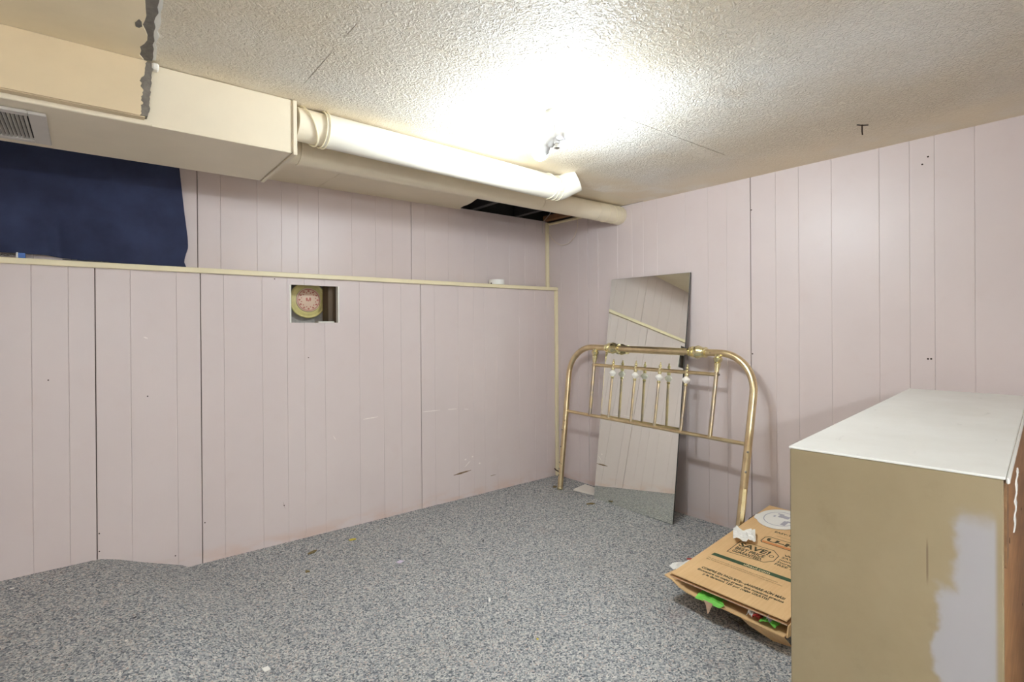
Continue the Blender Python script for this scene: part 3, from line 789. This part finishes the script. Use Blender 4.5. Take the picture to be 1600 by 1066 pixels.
# ------------------------------------------------------------------ brass headboard
Lb, Rb = Vector((-0.243, -0.281, 0.0)), Vector((-0.335, -1.650, 0.0))
Ltop, Rtop = Lb+Vector((0.119, 0, 1)), Rb+Vector((0.215, -0.004, 0.99))
def hp(u, v, w=0.0):
    s = u/1.36; a = Lb+(Ltop-Lb)*v; b = Rb+(Rtop-Rb)*v
    p = a+(b-a)*s
    return p+Vector((-w, 0, 0.13*w))
HT, HR, HW = 1.018, 0.205, 1.36
hb = thing('brass_headboard', 'brass bed headboard with rounded corners leaning over the mirror', 'headboard', Lb)
hrel = lambda o: place(o, hb)
path = [hp(0, 0.012), hp(0, 0.3), hp(0, 0.6), hp(0, HT-HR)]
for k in range(1, 13):
    a = PI-PI/2*k/12; path.append(hp(HR+HR*math.cos(a), HT-HR+HR*math.sin(a)))
path += [hp(HW*0.4, HT), hp(HW*0.6, HT), hp(HW-HR, HT)]
for k in range(1, 13):
    a = PI/2-PI/2*k/12; path.append(hp(HW-HR+HR*math.cos(a), HT-HR+HR*math.sin(a)))
path += [hp(HW, 0.6), hp(HW, 0.3), hp(HW, 0.012)]
bm = nb(); tube(bm, path, 0.0195, 20); hrel(obj('hoop_frame', bm, BRASS, smooth=True))
for u in (0, HW):
    bm = nb(); lathe(bm, [(0, 0.018), (0.004, 0.0205), (0.014, 0.0205), (0.016, 0.0195)], hp(u, 0.0), hp(u, 1)-hp(u, 0), 18); hrel(obj('foot_cap', bm, BRASS_HI, smooth=True))
V2, V3 = 0.898, 0.555
for v, u0, u1 in ((V2, 0.228, 1.150), (V3, 0.0, HW)):
    bm = nb(); tube(bm, [hp(u0, v), hp((u0+u1)/2, v), hp(u1, v)], 0.0105, 14); hrel(obj('cross_rail', bm, BRASS, smooth=True))
for u in (0.236, 1.142):
    d0 = hp(u, HT)-hp(u, V3); ln = d0.length
    bm = nb(); tube(bm, [hp(u, V3), hp(u, V3+0.25), hp(u, HT-0.01)], 0.0115, 14); sp = hrel(obj('side_spindle', bm, BRASS_OLD, smooth=True))
    bm = nb(); lathe(bm, [(ln-0.105, 0.012), (ln-0.085, 0.0145), (ln-0.060, 0.019), (ln-0.054, 0.015), (ln-0.047, 0.021), (ln-0.030, 0.026), (ln-0.024, 0.018), (ln-0.012, 0.022)], hp(u, V3), d0, 18)
    o = obj('flared_collar', bm, BRASS_HI, smooth=True); o.parent = sp
    for vv_ in (V2,):
        bm = nb(); c = hp(u, vv_, 0.0); s = Vector((0, -1 if u > 0.7 else 1, 0)); lathe(bm, [(0.010, 0.006), (0.018, 0.006), (0.021, 0.003)], c, s, 8); o = obj('end_screw', bm, STEEL); o.parent = sp
for u in (0.405, 0.590, 0.772, 0.958):
    d0 = (hp(u, V2)-hp(u, V3)); ln = d0.length
    bm = nb(); tube(bm, [hp(u, V3), hp(u, V3+0.14), hp(u, V2-0.075)], 0.0085, 12); sp = hrel(obj('spindle', bm, BRASS_OLD, smooth=True))
    bm = nb(); lathe(bm, [(ln-0.080, 0.009), (ln-0.074, 0.012), (ln-0.066, 0.009)], hp(u, V3), d0, 14); o = obj('neck_ring', bm, BRASS_HI, smooth=True); o.parent = sp
    bm = nb(); lathe(bm, [(ln-0.066, 0.008), (ln-0.059, 0.015), (ln-0.050, 0.0225), (ln-0.044, 0.024), (ln-0.037, 0.021), (ln-0.030, 0.012), (ln-0.025, 0.008)], hp(u, V3), d0, 16); o = obj('porcelain_knob', bm, PORC, smooth=True); o.parent = sp; o['label'] = 'white porcelain knob'
    bm = nb(); lathe(bm, [(ln-0.025, 0.010), (ln-0.016, 0.012), (ln+0.011, 0.011), (ln+0.014, 0.006), (ln+0.022, 0.010), (ln+0.029, 0.009), (ln+0.035, 0.004), (ln+0.044, 0.005), (ln+0.048, 0.001)], hp(u, V3), d0, 14); o = obj('finial', bm, BRASS_HI, smooth=True); o.parent = sp
for u, sg in ((0.378, 1), (1.004, 1)):
    d0 = hp(u+0.1, HT)-hp(u, HT)
    bm = nb(); lathe(bm, [(-0.052, 0.020), (-0.048, 0.026), (-0.040, 0.027), (-0.036, 0.022), (-0.030, 0.031), (-0.020, 0.034), (-0.014, 0.026), (-0.004, 0.034), (0.010, 0.039), (0.022, 0.036), (0.040, 0.030), (0.050, 0.027), (0.056, 0.031), (0.062, 0.030), (0.066, 0.020)], hp(u, HT), d0, 18)
    hrel(obj('rail_collar', bm, BRASS_HI, smooth=True))
for u, vs in ((0, (0.10, 0.145, 0.19, 0.30, 0.42)), (HW, (0.10, 0.16, 0.22, 0.42, 0.52))):
    for v in vs:
        bm = nb(); c = hp(u, v); dd = Vector((-0.85, -0.5 if u else 0.3, 0.1)).normalized()
        lathe(bm, [(0.016, 0.006), (0.0215, 0.006), (0.0235, 0.003)], c, dd, 8); hrel(obj('bolt', bm, STEEL))
bm = nb(); c = hp(0, 0.125); tube(bm, [c+Vector((-0.012,0.012,0.0)), c+Vector((-0.02,0.03,0.006)), c+Vector((-0.025,0.045,0.018))], 0.0045, 8); hrel(obj('hook_pin', bm, RUST))
# slotted bracket plate low on the right leg
bm = nb()
a, b = hp(HW, 0.03), hp(HW, 0.34); pr = [a+Vector((-0.021,-0.008,0)), a+Vector((-0.014,-0.022,0)), b+Vector((-0.014,-0.022,0)), b+Vector((-0.021,-0.008,0))]
q = [bm.verts.new(p) for p in pr]+[bm.verts.new(p+Vector((-0.002,-0.001,0))) for p in pr]
for f in ((0,1,2,3), (7,6,5,4), (0,4,5,1), (1,5,6,2), (2,6,7,3), (3,7,4,0)): bm.faces.new([q[i] for i in f])
hrel(obj('bracket_plate', bm, BRASS_HI))

# pale tile under the mirror's left end
bm = nb(); prism(bm, [(-0.195,-0.366), (-0.045,-0.335), (-0.055,-0.60), (-0.155,-0.60)], 'z', 0.003, 0.012)
tag(obj('loose_tile', bm, TILE), 'pale flat tile piece on the carpet at the foot of the mirror', 'tile')

# ------------------------------------------------------------------ cardboard box
bx = thing('cardboard_box', 'flattened brown moving box with green print lying beside the white cabinet', 'box', (-0.5, -1.92, 0.0))
def rel(o): return place(o, bx)
BX0, BX1, BY0, BY1 = -0.945, -0.075, -2.165, -1.692
def topz(x): return 0.122+(x-BX0)*0.095/0.87
def slab(bm, x0, x1, y0, y1, z0f, z1f, nx=6, ny=4):
    g = {}
    for i in range(nx+1):
        for j in range(ny+1):
            x = x0+(x1-x0)*i/nx; y = y0+(y1-y0)*j/ny
            g[i, j, 0] = bm.verts.new((x, y, z0f(x, y))); g[i, j, 1] = bm.verts.new((x, y, z1f(x, y)))
    for i in range(nx):
        for j in range(ny):
            bm.faces.new((g[i,j,1], g[i+1,j,1], g[i+1,j+1,1], g[i,j+1,1])); bm.faces.new((g[i,j,0], g[i,j+1,0], g[i+1,j+1,0], g[i+1,j,0]))
    for i in range(nx):
        for j in (0, ny): bm.faces.new((g[i,j,0], g[i+1,j,0], g[i+1,j,1], g[i,j,1]))
    for j in range(ny):
        for i in (0, nx): bm.faces.new((g[i,j,0], g[i,j+1,0], g[i,j+1,1], g[i,j,1]))
bm = nb(); slab(bm, BX0, BX1, BY0, BY1, lambda x, y: topz(x)-0.004, lambda x, y: topz(x)); tp = rel(obj('top_panel', bm, CARD))
bm = nb(); slab(bm, BX0-0.004, BX1-0.02, BY0-0.004, BY1+0.006, lambda x, y: topz(x)-0.0145, lambda x, y: topz(x)-0.0105); rel(obj('second_panel', bm, CARD_IN))
bm = nb(); box(bm, BX0-0.0055, BX0-0.0042, BY0-0.004, BY1+0.006, topz(BX0)-0.0145, topz(BX0)-0.0105); rel(obj('panel_edge', bm, CARD_EDGE))
def botz(x, y):      # lower panel: sags and is folded up at its left end
    e = sstep((y+1.765)/0.085)
    f = sstep((-0.50-x)/0.42)
    return 0.012+(0.054+0.008*mnoise.noise(Vector((y*9, 0.5, 0)))+0.03*(y+2.16)*0.9)*f+e*0.030*f
bm = nb(); slab(bm, BX0-0.02, BX1-0.05, BY0, BY1+0.02, lambda x, y: botz(x, y), lambda x, y: botz(x, y)+0.004, 12, 14); rel(obj('bottom_panel', bm, CARD))
bm = nb(); prism(bm, [(BX0-0.014, botz(BX0-0.014,-2.165)), (-0.70, botz(-0.7,-2.165)), (-0.5, 0.014), (BX1-0.06, 0.014), (BX1-0.02, topz(BX1)-0.015), (BX0-0.002, topz(BX0)-0.015)], 'y', BY0-0.009, BY0-0.0045); rel(obj('side_panel', bm, CARD))
bm = nb(); prism(bm, [(BY1+0.006, botz(BX0, BY1)-0.004), (BY1+0.016, 0.098), (BY1+0.010, topz(BX0)-0.015), (BY1-0.03, topz(BX0)-0.015), (BY1-0.02, 0.103)], 'x', BX0-0.010, BX0-0.006); rel(obj('end_flap', bm, CARD))
bm = nb()          # loose flap that hangs from the lip down to the carpet at the right end
fl = [(BX0-0.0215, -2.005, botz(BX0-0.02, -2.005)+0.002), (BX0-0.0215, -2.163, botz(BX0-0.02, -2.163)+0.002), (BX0+0.045, -2.163, 0.010), (BX0+0.035, -2.10, 0.007), (BX0+0.0, -2.03, 0.045)]
q = [bm.verts.new(p) for p in fl]+[bm.verts.new((p[0]+0.0035, p[1], p[2]+0.001)) for p in fl]
bm.faces.new(q[:5]); bm.faces.new(q[5:][::-1])
for k in range(5): bm.faces.new((q[k], q[5+k], q[5+(k+1) % 5], q[(k+1) % 5]))
rel(obj('front_flap', bm, CARD))
# printing on the top panel
slope = math.atan(0.095/0.87)
def on_top(dx, dy, lift=0.0004): x = BX0+dx; return Vector((x, BY1-dy, topz(x)+lift))
def print_text(body, dx, dy, size, mat, shear=0.0, wscale=1.0, bold=0.0):
    cv = bpy.data.curves.new('text_curve', 'FONT'); cv.body = body; cv.size = size; cv.extrude = 0.0001; cv.offset = bold; cv.resolution_u = 2; cv.shear = shear
    to = bpy.data.objects.new('text_tmp', cv); C.objects.link(to)
    bpy.context.view_layer.update()
    me = bpy.data.meshes.new_from_object(to.evaluated_get(bpy.context.evaluated_depsgraph_get()))
    bpy.data.objects.remove(to)
    o = bpy.data.objects.new('printed_text', me); me.materials.clear(); me.materials.append(mat); C.objects.link(o)
    xa, ya = Vector((0,-1,0)), Vector((math.cos(slope), 0, math.sin(slope)))
    m = Matrix((xa, ya, xa.cross(ya))).transposed().to_4x4()
    m = m @ Matrix.Diagonal((wscale, 1, 1, 1)); m.translation = on_top(dx, dy)
    o.parent = tp; o.matrix_parent_inverse = Matrix.Identity(4)
    o.matrix_basis = m
    return o
def ink_poly(name, pts, mat, lift=0.0003):
    bm = nb(); A = [bm.verts.new(on_top(a, b, lift)) for a, b in pts]; bm.faces.new(A)
    o = obj(name, bm, mat); o.parent = tp; return o
def outline(name, pts, w, mat):
    bm = nb(); n = len(pts)
    for i in range(n):
        a = Vector(pts[i]+(0,)); b = Vector(pts[(i+1) % n]+(0,)); d = (b-a).normalized(); p = Vector((-d.y, d.x, 0))*w/2
        e = d*w/2
        bm.faces.new([bm.verts.new(on_top(q.x, q.y, 0.0004)) for q in (a-e-p, b+e-p, b+e+p, a-e+p)])
    o = obj(name, bm, mat); o.parent = tp; return o
def fit_text(body, dx, dy0, dy1, size, mat, bold=0.0, shear=0.0):
    o = print_text(body, dx, dy0, size, mat, shear, 1.0, bold)
    w = max(v.co.x for v in o.data.vertices)-min(v.co.x for v in o.data.vertices); s = (dy1-dy0)/w
    o.matrix_basis = o.matrix_basis @ Matrix.Diagonal((s, 1, 1, 1)); return o
fit_text('COMPRE EN PAQUETE\u2014\u00a1AHORRE A\u00daN M\u00c1S!', 0.113, 0.069, 0.414, 0.021, INK, 0.0007)
fit_text('Encuentre un mejor precio que nuestros precios', 0.092, 0.064, 0.419, 0.019, INK, 0.0006)
fit_text('y le daremos 120 por \u00a1cajas GRATIS!', 0.072, 0.102, 0.373, 0.019, INK, 0.0006)
fit_text('Keep this box dry and store it flat. Do not overload. Fold the flaps in order and tape all seams before', 0.206, 0.044, 0.345, 0.011, INK_F)
fit_text('lifting. Recycle after use wherever facilities exist in your community or pass the box along to others', 0.193, 0.044, 0.369, 0.011, INK_F)
ink_poly('green_bar', [(0.236,0.043), (0.260,0.046), (0.266,0.455), (0.242,0.455)], INK_G)
fit_text('uhaul.com', 0.243, 0.185, 0.295, 0.024, INK_W, 0.0003).location.z += 0.0003
outline('tag_outline', [(0.303,0.080), (0.318,0.238), (0.352,0.264), (0.404,0.261), (0.436,0.226), (0.428,0.078)], 0.0035, INK)
outline('tag_hole', [(0.382+0.009*math.cos(k*PI/6), 0.240+0.009*math.sin(k*PI/6)) for k in range(12)], 0.003, INK)
fit_text('SAVE!', 0.383, 0.088, 0.224, 0.052, INK, 0.0014)
fit_text('BEST PRICE', 0.349, 0.090, 0.220, 0.034, INK, 0.001)
fit_text('GUARANTEED.', 0.320, 0.092, 0.224, 0.032, INK, 0.001)
outline('logo_outline', [(0.477,0.150), (0.490,0.142), (0.530,0.142), (0.545,0.152), (0.545,0.455), (0.477,0.455)], 0.004, INK)
ink_poly('logo_band', [(0.480,0.150), (0.496,0.146), (0.496,0.453), (0.480,0.453)], INK_O)
fit_text('U-HAUL', 0.503, 0.155, 0.440, 0.040, INK, 0.0016)
fit_text('EASY-TO-CARRY', 0.600, 0.150, 0.330, 0.022, INK, 0.0004)
ink_poly('thin_rule', [(0.570,0.175), (0.573,0.175), (0.573,0.36), (0.570,0.36)], INK_F)
for k, w in enumerate(('We will', 'SAVE you', 'money on', 'Storage &', 'FREE 2nd')):
    fit_text(w, 0.418-0.0225*k, 0.275, 0.375, 0.022, INK, 0.0004)

# things on and in the box
def plate_z(x): return topz(x)
crumple('crumpled_tissue', 'crumpled white tissue lying on the printed box top', 'tissue', BX0+0.452, BY1-0.082, topz(BX0+0.452)+0.0015, 0.105, 0.095, 0.045, PAPER, 11, 12, 0.5, math.tan(slope))
dk = thing('paper_label', 'white paper sheet with a round grey printed picture at the back of the box top', 'label', (BX0+0.742, BY1-0.115, topz(BX0+0.742)+0.0008), (0, -slope, 0))
bm = nb(); pts = [(0.115*math.cos(2*PI*k/40)*(1.0 if not 11 <= k <= 13 else 1.15), 0.105*math.sin(2*PI*k/40)*(1.0 if not 11 <= k <= 13 else 1.1)) for k in range(40)]
prism(bm, pts, 'z', 0.0008, 0.003); obj('sheet', bm, PAPER, dk)
bm = nb()
a = [bm.verts.new((0.082*math.cos(2*PI*k/32), 0.075*math.sin(2*PI*k/32), 0.0034)) for k in range(32)]; b = [bm.verts.new((0.078*math.cos(2*PI*k/32), 0.071*math.sin(2*PI*k/32), 0.0034)) for k in range(32)]
for k in range(32): bm.faces.new((a[k], a[(k+1) % 32], b[(k+1) % 32], b[k]))
for (x, y, w, h) in ((-0.035,-0.035,0.05,0.022), (-0.01,-0.05,0.012,0.03), (0.03,-0.005,0.03,0.05), (0.05,0.018,0.012,0.03), (0.015,0.035,0.018,0.01)):
    bm.faces.new([bm.verts.new(q) for q in ((x-w/2,y-h/2,0.0034), (x+w/2,y-h/2,0.0034), (x+w/2,y+h/2,0.0034), (x-w/2,y+h/2,0.0034))])
obj('round_print', bm, GREYP, dk)
hd = thing('black_handle', 'black plastic bar lying between the box and the wall', 'handle', (-0.055, BY1+0.03, 0.0))
bm = nb(); tube(bm, [(-0.19,0.018,0.130), (-0.12,0.02,0.152), (0.0,0.012,0.166), (0.05,0.008,0.150), (0.07,0.006,0.004)], [0.008,0.010,0.010,0.010,0.012], 10); obj('bar', bm, BLACK, hd, smooth=True)
bm = nb(); tube(bm, [(-0.19,0.018,0.130), (-0.20,0.018,0.07), (-0.19,0.018,0.004)], [0.008,0.009,0.011], 10); obj('bent_end', bm, BLACK, hd, smooth=True)
w1 = crumple('printed_wrapper', 'cream printed wrapper sticking out from the left side of the box', 'wrapper', -0.73, BY1+0.022, 0.070, 0.23, 0.10, 0.035, PAPER, 21, 10, -0.15)
bm = nb(); prism(bm, [(-0.755,-1.640), (-0.735,-1.655), (-0.745,-1.668), (-0.765,-1.652)], 'z', 0.112, 0.1125); o = obj('red_mark', bm, RED); o.parent = w1
crumple('blue_wrapper', 'small blue foil wrapper on the carpet at the left edge of the box', 'wrapper', -0.52, BY1+0.035, 0.012, 0.12, 0.05, 0.035, BLUE, 5, 8, 0.4)
def pz(x, y): return botz(x, y)+0.006
gp = thing('green_paper', 'bright green torn paper hanging out of the box front', 'paper', (BX0-0.01, -1.865, pz(BX0, -1.865)))
def gP(u, v):
    x = -0.020+0.14*u; y = -0.062+0.105*v+0.02*mnoise.noise(Vector((u*5, v*2, 9)))
    z = 0.012+0.006*mnoise.noise(Vector((u*4, v*4, 1)))-(0.012*(0.10-u)/0.10 if u < 0.10 else 0)
    return (x, y, z)
bm = nb(); sheet(bm, gP, 10, 10, 0.0006); obj('leaf_of_paper', bm, GREEN, gp)
bm = nb(); prism(bm, [(-0.035,0.006), (-0.018,-0.035), (-0.012,-0.042), (-0.006,-0.012), (0.006,0.008)], 'x', -0.021, -0.0202); obj('torn_tail', bm, CARD_EDGE, gp)
cw = thing('candy_wrapper', 'red white and green wrapper tucked in the right end of the box opening', 'wrapper', (BX0, -2.075, pz(BX0, -2.075)))
def strip(name, y0, y1, mat, seed, zc):
    def P(u, v): return (-0.012+0.09*u, y0+(y1-y0)*v, zc+0.016+0.012*mnoise.noise(Vector((u*4+seed, v*4, seed)))+0.012*math.sin(PI*v)-0.010*(1-u))
    bm = nb(); sheet(bm, P, 8, 8, 0.0006); obj(name, bm, mat, cw)
strip('white_end', 0.052, 0.030, PAPER, 1, 0.004); strip('red_band', 0.029, 0.004, RED, 2, 0.004); strip('green_band', 0.003, -0.055, GREEN, 3, 0.0); strip('silver_fold', -0.02, -0.035, GREYP, 4, 0.012)
crumple('folded_paper', 'cream folded paper inside the left end of the box opening', 'paper', -0.84, -1.765, pz(-0.84,-1.765)+0.012, 0.14, 0.075, 0.014, PAPER, 31, 8, 0.3)
crumple('plastic_film', 'clear crumpled plastic film under the front edge of the box', 'film', -0.885, -2.00, 0.0015, 0.06, 0.15, 0.022, PLASTIC, 41, 14)

# ------------------------------------------------------------------ white cabinet
CZ, CL, CW = 0.90, 1.440, 0.3457
cb = thing('white_cabinet', 'worn white painted cabinet with a bare brown wooden side at the right edge', 'cabinet', (-1.6536, -2.4904, 0), (0, 0, math.atan2(0.148, 1.4344)))
obj('top_panel', bbox(-0.002, CL, -CW-0.003, 0.002, CZ-0.005, CZ, 0.002, 2), CAB_TOP, cb)
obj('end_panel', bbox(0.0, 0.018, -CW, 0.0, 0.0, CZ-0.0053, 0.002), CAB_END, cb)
obj('end_panel', bbox(CL-0.018, CL-0.002, -CW+0.001, 0.0, 0.0, CZ-0.0053, 0.002), CAB_TOP, cb)
obj('long_side', bbox(0.0185, CL-0.0185, -0.018, 0.0, 0.0, CZ-0.0053, 0.001), CAB_TOP, cb)
obj('base_panel', bbox(0.0185, CL-0.0185, -CW+0.02, -0.0185, 0.05, 0.068), CAB_TOP, cb)
o = obj('bare_side', bbox(0.0185, CL-0.0185, -CW+0.002, -CW+0.014, 0.0, CZ-0.0053, 0.001), WOODB, cb); o['label'] = 'bare brown wooden side'
o = obj('raw_edge', bbox(0.019, 0.085, -CW-0.0035, -CW+0.0015, CZ-0.165, CZ-0.0053, 0.001), WOODD, cb)
# peeled strip of the white skin, curling off the corner
def pl(u, v):
    z = CZ-0.004-0.115*v; out = 0.0135-0.004*v+0.0008*math.sin(v*23)+0.0015*mnoise.noise(Vector((v*9, u*2, 3)))
    return (0.088+0.030*u, -CW-out, z)
bm = nb(); sheet(bm, pl, 3, 14, 0.002); obj('peeled_strip', bm, CAB_TOP, cb)
obj('top_lip', bbox(0.0, CL-0.01, -CW-0.0085, -CW-0.0033, CZ-0.012, CZ-0.001, 0.002), CAB_TOP, cb)
for x, z, r in ((0.25, 0.716, 0.006), (1.20, 0.298, 0.005), (0.98, 0.309, 0.004), (0.9, 0.62, 0.004)):
    bm = nb(); lathe(bm, [(0, r), (0.0008, r)], (x, -CW+0.0021, z), (0,-1,0), 10); obj('peg_hole', bm, DARK, cb)

# ------------------------------------------------------------------ litter on the carpet
def scrap(name, label, cat, x, y, w, l, mat, rot, th=0.002, n=4, z=None, wob=0.0):
    z = hump(x, y) if z is None else z
    bm = nb(); pts = []
    if n == 4: pts = [(-w/2,-l/2), (w/2,-l/2), (w/2,l/2), (-w/2,l/2)]
    else: pts = [(w/2*math.cos(2*PI*k/n)*(1+wob*random.uniform(-1,1)), l/2*math.sin(2*PI*k/n)*(1+wob*random.uniform(-1,1))) for k in range(n)]
    prism(bm, pts, 'z', 0.0, th)
    o = obj(name, bm, mat, loc=(x, y, z+0.0022)); o.rotation_euler.z = rot
    return tag(o, label, cat)
scrap('paper_scrap', 'small white paper square on the carpet at the bottom of the photo', 'scrap', -2.39, -1.0774, 0.020, 0.024, PAPER, 0.15)
scrap('yellow_scrap', 'yellow scrap on the carpet near the left wall', 'scrap', -1.7334, -0.1981, 0.036, 0.030, YELLOW, 0.2, n=7, wob=0.3)
scrap('pink_scrap', 'pale pinkish scrap in the middle of the carpet', 'scrap', -1.6595, -0.617, 0.030, 0.024, simple('pink_paper', srgb(208,196,214), 0.8), 0.4)
scrap('thread_scrap', 'tiny white curl of thread on the open carpet', 'scrap', -1.5337, -1.1968, 0.010, 0.034, PAPER, -0.7, n=6)
scrap('white_fleck', 'white fleck on the raised carpet hump by the left wall', 'scrap', -3.098, -0.1242, 0.016, 0.014, PAPER, 0.3, n=6, wob=0.3)
scrap('cream_fleck', 'cream fleck on the raised carpet hump nearer the camera', 'scrap', -2.7651, -0.8519, 0.012, 0.010, TILE, 0.8, n=5, wob=0.3)
scrap('dark_crumb', 'dark crumb on the raised carpet hump', 'scrap', -2.7322, -0.6955, 0.014, 0.008, BLACK, 0.4, n=6, wob=0.3)
scrap('dry_leaf', 'dry leaf bit beside the left leg of the headboard', 'leaf', -0.2305, -0.215, 0.045, 0.028, LEAF, 0.6, n=8, wob=0.4)
scrap('dry_leaf', 'dry leaf bit in front of the mirror', 'leaf', -0.3023, -0.6383, 0.055, 0.032, LEAF, -0.3, n=8, wob=0.4)
scrap('dry_leaf', 'brown leaf bit close to the foot of the left wall', 'leaf', -1.9589, -0.2234, 0.05, 0.022, LEAF, 0.5, n=8, wob=0.4)
scrap('dry_leaf', 'greenish leaf bit on the carpet in front of the left wall', 'leaf', -2.0488, -0.4268, 0.03, 0.022, LEAF, 1.5, n=8, wob=0.4)
scrap('dark_crumb', 'dark crumb in the middle of the flat carpet', 'scrap', -1.1927, -0.6716, 0.016, 0.010, BLACK, 0.4, n=6, wob=0.3)
scrap('green_crumb', 'pale green crumb on the near carpet', 'scrap', -1.5613, -1.5367, 0.010, 0.008, YELLOW, 0.4, n=6, wob=0.3)
